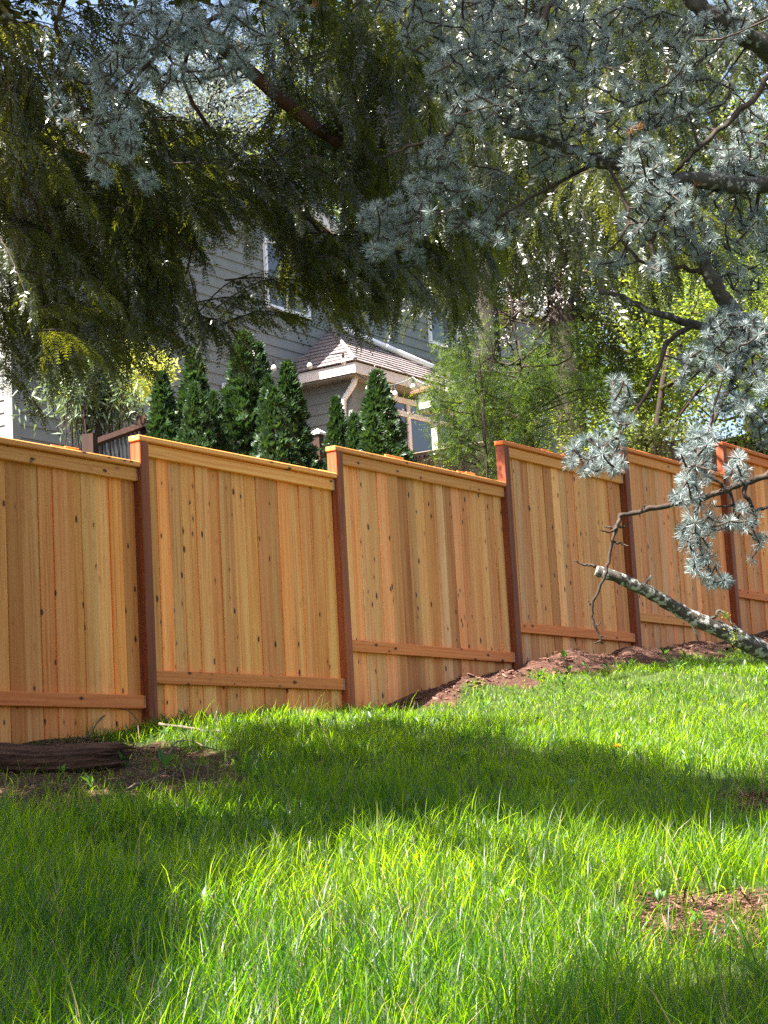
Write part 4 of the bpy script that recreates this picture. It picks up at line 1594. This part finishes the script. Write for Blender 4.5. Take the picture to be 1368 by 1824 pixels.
def arbor_mesh(seed, ratio):
    """crown of unit height, columnar cone"""
    r = np.random.default_rng(seed)
    n = 3600
    h = r.random(n) ** 1.15
    an = r.random(n) * 2 * math.pi
    lob = 1 + .12 * np.sin(an * 3 + seed) + .10 * np.sin(h * 23 + an * 2) + .07 * np.sin(h * 47 + an * 5 + seed)
    rad = ratio * np.clip((1 - h), 0, 1) ** .85 * np.minimum(1, .75 + h * 2) * lob * np.where(r.random(n) < .8, r.uniform(.85, 1.08, n), r.uniform(.3, .85, n))
    P = np.stack([np.cos(an) * rad, np.sin(an) * rad, h], 1)
    d = np.stack([np.cos(an) * .55, np.sin(an) * .55, np.full(n, 1.0)], 1) + r.normal(0, .35, (n, 3))
    M_ = frames(d, r.normal(0, .9, n) + math.pi / 2)
    c = Cloud()
    s = r.uniform(.020, .040, n)
    pk = r.integers(0, 3, n)
    for k in range(3):
        i = pk == k
        c.put(*FROND[k], M_[i] * s[i][:, None, None], P[i], np.clip(r.random(n)[i], 0, 1))
    o = c.build('crown', M['arbor'])
    me = o.data
    bpy.data.objects.remove(o)
    return me


AM = [arbor_mesh(s, q) for s, q in enumerate((.15, .17, .19, .21))]
mb = MB()
mb.tube([(0, 0, -.05), (0, 0, .3), (0, 0, .9)], [.022, .018, .004], 7)
o = mb.build('trunk', M['bark_red'])
TRM = o.data
bpy.data.objects.remove(o)
ARB = [(288, 668, 25, 19.6, 'slim arborvitae beside the deck railing, at the end of the row'),
       (345, 628, 30, 20.0, 'tall blunt arborvitae second from the deck railing'),
       (347, 689, 28, 18.9, 'low pointed arborvitae standing in front of a tall blunt one'),
       (381, 703, 24, 19.1, 'short arborvitae just below the small lower house window'),
       (433, 598, 34, 20.0, 'tallest arborvitae of the row, right of the small lower window'),
       (460, 618, 24, 20.4, 'narrow arborvitae tucked behind the tallest one'),
       (477, 676, 23, 19.2, 'thin arborvitae with a sharp tip between two taller ones'),
       (487, 696, 30, 18.8, 'bushy low arborvitae in front of the thin sharp-tipped one'),
       (512, 651, 27, 19.5, 'full pointed arborvitae before the left end of the annex eave'),
       (598, 714, 23, 19.4, 'small pointed arborvitae below the white annex downspout'),
       (630, 742, 22, 19.2, 'stubby arborvitae under the annex corner'),
       (671, 667, 36, 19.6, 'broad pointed arborvitae in front of the annex front wall'),
       (663, 745, 28, 18.8, 'small rounded arborvitae at the foot of the broad pointed one'),
       (694, 757, 30, 19.2, 'low dark arborvitae at the annex window end of the row')]
for i, (x, yt, hwid, dep, lab) in enumerate(ARB):
    top = px(x, yt, dep)
    g = float(ground_z(top[0], top[1]))
    h = top[2] - g
    rad = hwid / F * dep
    root = thing('arborvitae', lab, 'evergreen', (top[0], top[1], g), 0, 'row of arborvitae behind the fence')
    # visible half width is lower down the cone: choose the mesh by slenderness
    k = i % 4
    for me, nm in ((AM[k], 'crown'), (TRM, 'trunk')):
        c = bpy.data.objects.new(nm, me)
        COL.objects.link(c)
        c.parent = root
        wsc = rad * 3.25 / (.15 + .02 * k)
        c.scale = (wsc, wsc, h)
        c.rotation_euler = (0, 0, random.uniform(0, 6.28))


# ------------------------------------------------------------------ broadleaf trees and shrubs
def branchy(mb, base, top, r, levels, spread, n_child=4, tips=None):
    path = smooth_path([base, (base + top) / 2 + RNG.normal(0, .06 * np.linalg.norm(top - base), 3), top], 7)
    mb.tube(path, np.linspace(r, r * .45, 7), 6 if r > .02 else 4)
    if tips is not None:
        tips.append(top)
        tips.append(path[4])
    if levels == 0:
        return
    L = np.linalg.norm(top - base)
    ax = (top - base) / L
    for k in range(n_child):
        u = random.uniform(.35, 1.0)
        q = path[min(6, int(u * 6))]
        d = ax * random.uniform(.3, .9) + RNG.normal(0, 1, 3) * spread
        d /= np.linalg.norm(d)
        branchy(mb, q, q + d * L * random.uniform(.45, .72), r * .45, levels - 1, spread, n_child, tips)


def leaf_tree(name, label, cat, pb, pt, r, leafmat, barkmat, levels=3, spread=.6, per=40, jit=.25, ls=(.05, .08), tpl=LEAF, flat=.0, group=None, n_child=4, droop=0.0):
    g = float(ground_z(pb[0], pb[1]))
    root = thing(name, label, cat, (pb[0], pb[1], g), 0, group)
    mb = MB()
    tips = []
    branchy(mb, np.array([pb[0], pb[1], g - .1]), np.asarray(pt, float), r, levels, spread, n_child, tips)
    mb.build('trunk', barkmat, root, True)
    T = np.array(tips)
    T = T[T[:, 2] > g + .3]
    n = len(T) * per
    P = np.repeat(T, per, 0) + RNG.normal(0, jit, (n, 3)) * np.array([1, 1, .7 if flat else 1.0])
    d = rand_dirs(n)
    d[:, 2] = d[:, 2] * (1 - flat) - droop
    c = Cloud()
    c.put(tpl[0], tpl[1], frames(d, RNG.random(n) * 6.28) * RNG.uniform(*ls, n)[:, None, None], P)
    c.build('crown', leafmat, root)
    return root


def crown_cloud(name, label, cat, pc, rad, n, ls, leafmat, barkmat, tr=.12, group=None, clump=40, tpl=LEAF, fine=.3):
    """tree whose crown is clumps of leaves around limb ends"""
    pc = np.asarray(pc, float)
    rad = np.asarray(rad, float)
    g = float(ground_z(pc[0], pc[1]))
    root = thing(name, label, cat, (pc[0], pc[1], g), 0, group)
    mb = MB()
    mb.tube(smooth_path([(pc[0], pc[1], g - .2), (pc[0] + .1, pc[1], (g + pc[2]) / 2), (pc[0], pc[1], pc[2] + rad[2] * .6)], 9), np.linspace(tr, tr * .25, 9), 8, True, .06)
    cs = []
    for k in range(clump):
        d = rand_dirs(1)[0]
        q = pc + d * rad * random.uniform(.35, .95)
        cs.append(q)
        st = np.array([pc[0], pc[1], max(g + .5, min(q[2] - .2 * rad[2], pc[2] + .4 * rad[2]))])
        mb.tube(smooth_path([st, (st + q) / 2 + RNG.normal(0, .1, 3) * rad, q], 6), np.linspace(tr * .3, tr * .06, 6), 4, False)
    mb.build('trunk', barkmat, root, True)
    cs = np.array(cs)
    i = RNG.integers(0, clump, n)
    P = cs[i] + RNG.normal(0, fine, (n, 3)) * rad * .5
    c = Cloud()
    c.put(tpl[0], tpl[1], frames(rand_dirs(n), RNG.random(n) * 6.28) * RNG.uniform(*ls, n)[:, None, None], P)
    c.build('crown', leafmat, root)
    return root


# bright maple on the right
P = px(1205, 800, 23.0)
leaf_tree('maple_tree', 'bright yellow-green maple behind the fence with dark forking branches', 'tree', P, px(1190, 620, 23.2), .075, M['maple'], M['bark_dark'], 4, .62, 34, .16, (.035, .065), LEAF, .5)
crown_cloud('maple_tree', 'sunlit yellow-green maple farther back along the brown fence', 'tree', px(1330, 660, 28), (2.0, 1.5, 1.7), 11000, (.05, .09), M['maple'], M['bark_dark'], .09, None, 46)
crown_cloud('maple_tree', 'leafy spring tree glowing behind the thick brown trunk', 'tree', px(1130, 640, 31), (1.8, 1.5, 1.8), 10000, (.05, .10), M['maple'], M['bark_dark'], .09, None, 46)
crown_cloud('maple_tree', 'low yellow-green maple spreading between the thick trunk and the brown fence', 'tree', px(1095, 715, 27), (1.2, .9, .9), 7000, (.045, .085), M['maple'], M['bark_dark'], .05, None, 40)
# thick brown trunk
P = px(1018, 780, 25.5)
g = float(ground_z(P[0], P[1]))
bt = thing('thick_trunk_cedar', 'thick brown cedar trunk rising behind the lacy green tree', 'tree', (P[0], P[1], g))
mb = MB()
zz = np.linspace(-.2, 13, 16)
mb.tube([(P[0], P[1], g + h) for h in zz], [.25 * (1 - max(0, h) / 16) + (.08 if h < .3 else 0) for h in zz], 16, True, .07)
mb.build('trunk', M['bark_dark'], bt, True)
cb = Conifer()
for k in range(95):
    h = random.uniform(3.6, 13)
    an = random.uniform(0, 6.28)
    s = np.array([P[0], P[1], g + h])
    e = s + np.array([math.cos(an), math.sin(an), -.25]) * random.uniform(1.2, 2.6) * (1.15 - h / 16)
    cb.bough(s, e, 16, (.5, .9), coarse=True)
tag(cb.tw.build('twigs', M['bark_dark'], bt), kind='stuff')
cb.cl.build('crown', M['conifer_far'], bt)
# lacy green tree in front of it
FINE = tpl_spray(5, .30, .07, .2, 31)
crown_cloud('lacy_tree', 'lacy mid-green tree with fine drooping foliage just behind the fence', 'tree', px(930, 700, 21.5), (1.1, .9, 1.0), 6800, (.07, .13), M['lace'], M['bark_dark'], .05, None, 46, FINE, .26)
crown_cloud('lacy_tree', 'smaller lacy green shrub beside the lantern post', 'tree', px(850, 735, 20.0), (.65, .5, .7), 3000, (.06, .12), M['lace'], M['bark_dark'], .03, None, 18, FINE, .34)
# cherry in blossom
P = px(850, 840, 19.0)
leaf_tree('cherry_tree', 'slender cherry with white blossom clusters in front of the annex window', 'tree', P, px(850, 600, 19.4), .011, M['blossom'], M['bark_dark'], 3, .34, 4, .02, (.012, .024), LEAF, 0)
crown_cloud('cherry_tree', 'pale blossoming tree standing by the grey conifer trunk', 'tree', px(905, 520, 24), (1.0, .8, .9), 900, (.025, .045), M['blossom'], M['bark_dark'], .04, None, 40, LEAF, .10)
# bamboo and golden shrub at the left
P = px(165, 740, 20.6)
g = float(ground_z(P[0], P[1]))
bam = thing('bamboo_clump', 'grey-green bamboo clump with narrow hanging leaves by the house corner', 'bamboo', (P[0], P[1], g))
mb = MB()
pp = []
for k in range(46):
    x, y = random.gauss(165, 52), random.uniform(655, 760)
    tip = px(x, y, 20.6 + random.gauss(0, .3))
    b = np.array([P[0] + random.gauss(0, .2), P[1] + random.gauss(0, .2), g])
    path = smooth_path([b, np.array([b[0] * .4 + tip[0] * .6, b[1] * .4 + tip[1] * .6, tip[2] + .12]), tip], 9)
    mb.tube(path, np.linspace(.010, .003, 9), 5)
    pp += list(path[4:]) * 5
mb.build('culms', M['bark_dark'], bam)
pp = np.array(pp)
n = len(pp) * 3
P3 = np.repeat(pp, 3, 0) + RNG.normal(0, .09, (n, 3))
d = rand_dirs(n) * .8
d[:, 2] -= .6
c = Cloud()
c.put(*tpl_leaf(1, .16), frames(d, RNG.random(n) * 6) * RNG.uniform(.10, .17, n)[:, None, None], P3)
c.build('leaves', M['bamboo'], bam)
crown_cloud('golden_shrub', 'sunlit yellow shrub glowing behind the bamboo', 'shrub', px(215, 665, 24.5), (.75, .6, .5), 2600, (.05, .1), M['shrub_gold'], M['bark_dark'], .03, None, 24)
crown_cloud('garden_shrub', 'small leafy shrub under the maple along the brown fence', 'shrub', px(1150, 790, 22.0), (.75, .5, .35), 1500, (.04, .08), M['far_light'], M['bark_dark'], .03, None, 20)
# trees beyond the house
FAR = [(-120, 330, 52, 5, 6.5, 'far_dark', 'dark tree standing beyond the left end of the house'), (150, 420, 58, 6, 6, 'far_light', 'pale spring tree beyond the house roof behind the bamboo'), (330, 470, 48, 4, 4, 'far_dark', 'dark green tree peering over the house roof'),
       (640, 180, 62, 6.5, 7, 'far_light', 'large pale tree beyond the house behind the main roof'), (800, 330, 52, 5, 7, 'far_dark', 'dark tree behind the annex end of the house'), (950, 220, 60, 6, 8, 'far_light', 'tall spring tree far behind the grey conifer trunk'),
       (1110, 380, 48, 5, 6, 'far_light', 'leafy tree far behind the thick brown trunk'), (1290, 280, 56, 6, 8, 'far_light', 'tall pale tree far behind the bright maple'), (1440, 480, 46, 5, 6, 'far_dark', 'dark tree beyond the uphill end of the brown fence')]
for x, y, dep, rh, rv, mt, lab in FAR:
    crown_cloud('distant_tree', lab, 'tree', px(x, y, dep), (rh * .8, rh * .6, rv * .8), 11000, (.11, .22), M[mt], M['bark_dark'], .25, 'trees beyond the house', 70)
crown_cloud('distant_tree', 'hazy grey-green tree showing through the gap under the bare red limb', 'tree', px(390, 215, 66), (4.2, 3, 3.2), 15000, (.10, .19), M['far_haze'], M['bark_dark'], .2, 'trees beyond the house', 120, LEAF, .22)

# ------------------------------------------------------------------ lawn grass
def vnoise(x, y, s, seed):
    r = np.random.default_rng(seed)
    g = r.random((64, 64))
    u, v = x * s, y * s
    i, j = np.floor(u).astype(int), np.floor(v).astype(int)
    f, h = u - i, v - j
    f, h = f * f * (3 - 2 * f), h * h * (3 - 2 * h)
    a, b = g[i % 64, j % 64], g[(i + 1) % 64, j % 64]
    c, d = g[i % 64, (j + 1) % 64], g[(i + 1) % 64, (j + 1) % 64]
    return (a * (1 - f) + b * f) * (1 - h) + (c * (1 - f) + d * f) * h


NB = 900000
yy = 3.9 + (22.5 - 3.9) * RNG.random(NB) ** .95
xx = (RNG.random(NB) - .5) * 2 * (.2 * yy * 1.12 + .35)
keepw = (.2 * yy * 1.12 + .35) / (.2 * 22.5 * 1.12 + .35)
t_, q_ = tq(xx, yy)
dens = np.interp(yy, [4, 6, 9, 13, 20], [.72, .72, .62, .46, .40]) * keepw * 1.08
cl_ = vnoise(xx, yy, 2.6, 1) * .6 + vnoise(xx, yy, 7.5, 2) * .4
dens *= np.clip(.35 + 1.3 * cl_, 0, 1.2)
P = np.stack([xx, yy, ground_z(xx, yy)], 1)
dmk = dirt_mask(P)
dens *= (1 - dmk) ** 1.3
ok = (q_ > .015) & (RNG.random(NB) < dens)
P, cl_, dmk, q_ = P[ok], cl_[ok], dmk[ok], q_[ok]
n = len(P)
near = np.interp(P[:, 1], [4, 7, 10, 14], [1.6, 1.3, .98, .8])
ln = (.035 + .11 * cl_ + RNG.gamma(2.0, .018, n)) * near * np.where(dmk > .3, .6, 1.0) * np.where(tq(P[:, 0], P[:, 1])[0] > 2.2, np.interp(q_, [.4, 1.6, 3.0], [.5, .62, 1.0]), np.interp(q_, [.0, .8], [.75, 1.0]))
tall = RNG.random(n) < .03
ln[tall] *= 1.55
ln = np.minimum(ln, .30)
wd = RNG.uniform(.0016, .0040, n) * np.interp(P[:, 1], [4, 14], [1.0, 1.35])
az = RNG.random(n) * 6.283
lean = np.abs(RNG.normal(.22, .22, n)) + (RNG.random(n) < .12) * .5
curl = RNG.uniform(.1, .9, n)
hd = np.stack([np.cos(az), np.sin(az), np.zeros(n)], 1)
sd = np.stack([-np.sin(az), np.cos(az), np.zeros(n)], 1)
tw_ = RNG.normal(0, .5, n)
sd = sd * np.cos(tw_)[:, None] + hd * np.sin(tw_)[:, None]
VV = np.zeros((n, 7, 3))
pos = P - np.array([0, 0, .008])
ang = lean.copy()
lev = [(0, .8), (.36, 1.0), (.70, .8), (1.0, 0)]
cur = pos.copy()
prev = 0
for i, (u, w) in enumerate(lev):
    st = (u - prev) * ln
    cur = cur + (hd * np.sin(ang)[:, None] + Z3 * np.cos(ang)[:, None]) * st[:, None]
    ang = ang + curl * .55 * (1 if i else 0)
    prev = u
    if i < 3:
        VV[:, 2 * i] = cur + sd * (wd * w / 2)[:, None]
        VV[:, 2 * i + 1] = cur - sd * (wd * w / 2)[:, None]
    else:
        VV[:, 6] = cur
tt = np.array([[0, 1, 3], [0, 3, 2], [2, 3, 5], [2, 5, 4], [4, 5, 6]])
TT = tt[None] + (np.arange(n) * 7)[:, None, None]
rn = np.clip(.12 + .5 * vnoise(P[:, 0], P[:, 1], 1.3, 5) + RNG.normal(0, .26, n), 0, 1)
rn[RNG.random(n) < .03] = 2.0
grass = big_mesh('grass', VV.reshape(-1, 3), TT.reshape(-1, 3), M['grass'], None, np.repeat(rn, 7))
tag(grass, 'long green lawn grass sloping up to the fence', 'grass', None, 'stuff')

# broad-leaved plants in the lawn
i = RNG.integers(0, n, 420)
b_ = np.repeat(P[i], 7, 0)
m_ = len(b_)
an_ = RNG.random(m_) * 6.283
el_ = RNG.uniform(.35, 1.15, m_)
dv = np.stack([np.cos(an_) * np.cos(el_), np.sin(an_) * np.cos(el_), np.sin(el_)], 1)
c = Cloud()
up_off = np.stack([np.zeros(m_), np.zeros(m_), RNG.uniform(.01, .06, m_)], 1)
c.put(*tpl_leaf(1, .42, .35), frames(dv, RNG.normal(0, .3, m_)) * RNG.uniform(.03, .075, m_)[:, None, None], b_ + up_off)
o = c.build('lawn_weeds', M['weed'])
tag(o, 'scattered broad-leaved weeds growing in the lawn', 'weeds', None, 'stuff')

# ------------------------------------------------------------------ bark chips and litter on the bare soil
ch = []
for pl, g_ in DIRT:
    xs = [p[0] for p in pl]
    ys = [p[1] for p in pl]
    for k in range(1100):
        x, y = random.uniform(min(xs), max(xs)), random.uniform(min(ys), max(ys))
        if inpoly(np.array([x]), np.array([y]), pl)[0]:
            ch.append((x, y))
ch = np.array(ch)


def ground_hits(xy):
    """all at once: rays through photograph pixels down to the ground"""
    v = _fw + np.outer((xy[:, 0] - 684) / F, RT) + np.outer((912 - xy[:, 1]) / F, UP)
    k = np.full(len(xy), 3.0)
    done = np.zeros(len(xy), bool)
    for s in np.arange(3.0, 26, .03):
        p = CAM + v * s
        below = (p[:, 2] < ground_z(p[:, 0], p[:, 1])) & ~done
        k[below] = s
        done |= below
    return (CAM + v * k[:, None])[done]


cp_ = ground_hits(ch)
cp_ = cp_[tq(cp_[:, 0], cp_[:, 1])[1] > .02]
cp_ = np.repeat(cp_, 3, 0)
cp_ += RNG.normal(0, .05, cp_.shape) * np.array([1, 1, 0])
cp_[:, 2] = ground_z(cp_[:, 0], cp_[:, 1]) + RNG.uniform(0, .018, len(cp_))
cp_ = cp_[tq(cp_[:, 0], cp_[:, 1])[1] > .02]
n = len(cp_)
chv = np.array([[-.5, -.18, -.05], [.5, -.14, -.05], [.45, .18, -.05], [-.45, .15, -.05], [-.45, -.12, .08], [.42, -.1, .1], [.4, .12, .08], [-.42, .1, .1]])
cht = np.array([[4, 5, 6], [4, 6, 7], [0, 1, 5], [0, 5, 4], [1, 2, 6], [1, 6, 5], [2, 3, 7], [2, 7, 6], [3, 0, 4], [3, 4, 7]])
d = rand_dirs(n)
d[:, 2] *= .35
c = Cloud()
c.put(chv, cht, frames(d, RNG.normal(0, .5, n)) * ((RNG.gamma(2.0, .0042, n) + .003)[:, None, None] * np.where(tq(cp_[:, 0], cp_[:, 1])[1] < 1.0, 2.2, 1.0)[:, None, None]), cp_)
li = np.repeat(cp_, 2, 0) + RNG.normal(0, .05, (len(cp_) * 2, 3)) * np.array([1, 1, 0])
li = li[tq(li[:, 0], li[:, 1])[1] > .02]
li[:, 2] = ground_z(li[:, 0], li[:, 1]) + RNG.uniform(.002, .02, len(li))
d = rand_dirs(len(li))
d[:, 2] *= .18
c.put(*tpl_leaf(1, .07, .3), frames(d, RNG.normal(0, .6, len(li))) * RNG.gamma(2.2, .016, len(li))[:, None, None], li, np.clip(RNG.random(len(li)) * 1.3, 0, 1.25))
o = c.build('bark_mulch', M['chip'])
tag(o, 'reddish bark chips and crumbs of soil on the bare ground', 'mulch', None, 'stuff')


def gp(x, y, dz=0.0):
    p = ground_hits(np.array([[x, y]], float))[0]
    return np.array([p[0], p[1], float(ground_z(p[0], p[1])) + dz])


# ------------------------------------------------------------------ fallen log, sticks, weeds
lA, lB = gp(-160, 1378), gp(212, 1372)
base = (lA + lB) / 2
ax = lB - lA
Lg = np.linalg.norm(ax)
rl = .082
logm = MB()
ns, nr = 40, 40
V = []
r = np.random.default_rng(4)
ridge = r.normal(0, 1, nr)
up_ = np.array([0, 0, 1.0])
axn = ax / Lg
sdv = np.cross(axn, up_)
sdv /= np.linalg.norm(sdv)
upv = np.cross(sdv, axn)
for i in range(ns):
    u = i / (ns - 1)
    c0 = lA + ax * u + np.array([0, 0, rl * .8 + .012 * math.sin(u * 7)])
    rad = rl * (1.05 - .18 * u + .05 * math.sin(u * 17)) * (1 if u < .95 else 1 - (u - .95) * 4)
    sh = int(u * 5)
    for k in range(nr):
        a = 2 * math.pi * k / nr
        w = rad * (1 + .09 * ridge[k] * .6 + r.normal(0, .018) + .05 * math.sin(a * 3 + u * 4))
        V.append(c0 + sdv * math.cos(a) * w + upv * math.sin(a) * w + axn * (.05 * ridge[(k * 3) % nr] if u > .9 else 0))
fc = [(i * nr + k, i * nr + (k + 1) % nr, (i + 1) * nr + (k + 1) % nr, (i + 1) * nr + k) for i in range(ns - 1) for k in range(nr)]
fc += [tuple(range(nr))[::-1], tuple((ns - 1) * nr + k for k in range(nr))]
Va = np.array(V)
# build with local x along the log so that the bark runs lengthwise
Rl = np.stack([axn, -sdv, upv], 1)
logm.add((Va - base) @ Rl, fc)
log = logm.build('log', M['log'], None, False)
log.matrix_world = Matrix.Translation(Vector(base)) @ Matrix(Rl.tolist()).to_4x4()
tag(log, 'dark shaggy-barked log lying on the bare soil below the fence', 'log')
for k in range(9):
    u = random.uniform(.2, .98)
    mb = MB()
    a = lA + ax * u + np.array([0, 0, rl * random.uniform(.9, 1.5)])
    mb.box((a - base) @ Rl + np.array([0, random.uniform(.2, .8) * rl, 0]), (random.uniform(.12, .35), .03, .006), None)
    bs = mb.build('bark_strip', M['log'], None)
    bs.parent = log
    bs.rotation_euler = (random.uniform(-.2, .2), random.uniform(-.06, .06), random.uniform(-.1, .1))


def stick(label, pts, r, dz=.02):
    P = smooth_path([gp(x, y, dz + h) for x, y, h in pts], 12) + RNG.normal(0, .004, (12, 3))
    b = P[0]
    mb = MB()
    mb.tube(P - b, np.linspace(r, r * .5, 12), 6, True, .1)
    o = mb.build('stick', M['stick'], None, True)
    o.location = tuple(b)
    tag(o, label, 'stick', 'sticks lying on the lawn edge')


stick('thick dark stick lying in the sunny grass below the second fence panel', [(285, 1312, .05), (340, 1318, .05), (395, 1322, .04)], .012)
stick('thin curved twig arching over the end of the log', [(150, 1325, .0), (200, 1300, .10), (240, 1312, .12), (250, 1335, .0)], .005)
stick('straight dark stick on the bare soil in front of the log', [(222, 1420, .01), (262, 1406, .02), (296, 1393, .03)], .007)
stick('crooked stick lying beyond the tip of the log', [(300, 1362, .03), (325, 1340, .05), (385, 1352, .03)], .006)
stick('pale thin twig lying across the mulch beside the yellow-leaved weed', [(300, 1398, .01), (340, 1378, .03), (372, 1382, .01)], .004)


def weed(label, x, y, leaves, mat=M['weed'], size=.06):
    b = gp(x, y, 0)
    root = thing('weed', label, 'plant', b)
    mb = MB()
    mb.tube([b, b + np.array([0, 0, size * .8])], [.003, .002], 5)
    mb.build('stem', M['weed'], root)
    for k in range(leaves):
        an = k * 2.4 + random.random()
        el = random.uniform(.5, 1.2)
        d = np.array([[math.cos(an) * math.cos(el), math.sin(an) * math.cos(el), math.sin(el)]])
        V, T = tpl_leaf(1, .5, .3)
        Mx = frames(d, np.array([random.uniform(-.3, .3)]))[0] * size * random.uniform(.8, 1.3)
        mb = MB()
        mb.add(V @ Mx.T + b + np.array([0, 0, size * .5]), T.tolist(), random.random())
        mb.build('leaf', mat, root)


weed('pale-leaved little weed sprouting in front of the log', 112, 1386, 4, M['weed'], .06)
weed('broad yellow-green leafed weed on the mulch beyond the log end', 296, 1388, 3, M['weed'], .10)
weed('low leafy weed in the shaded mulch near the straight stick', 215, 1440, 5, M['weed'], .06)
weed('pale green weed growing on the red soil mound by the fourth panel', 1005, 1180, 9, M['weed'], .07)
weed('small weed at the foot of the third fence post', 905, 1190, 6, M['weed'], .06)
weed('bright weed at the right end of the red soil mound', 1185, 1176, 8, M['weed'], .08)
# dandelion
b = gp(1100, 1362)
dn = thing('dandelion', 'yellow dandelion flower standing in the shaded middle of the lawn', 'flower', b)
mb = MB()
mb.tube([b, b + np.array([.004, 0, .09])], [.002, .0018], 5)
mb.build('stem', M['weed'], dn)
c = Cloud()
d = rand_dirs(60)
d[:, 2] = np.abs(d[:, 2])
c.put(*tpl_leaf(1, .25), frames(d, RNG.random(60) * 6) * .022, np.tile(b + np.array([.004, 0, .09]), (60, 1)))
c.build('flower_head', M['yellow'], dn)
# clump of dry fluff against the fence
b = gp(135, 1304)
c = Cloud()
k = 900
d = rand_dirs(k)
d[:, 2] = np.abs(d[:, 2])
c.put(*tpl_leaf(1, .12), frames(rand_dirs(k), RNG.random(k) * 6) * .03, d * RNG.random(k)[:, None] ** .5 * np.array([.13, .10, .08]))
o = c.build('dry_grass_clump', M['fluff'])
o.location = tuple(b)
tag(o, 'reddish clump of dry grass against the bottom of the first panel', 'dry grass')
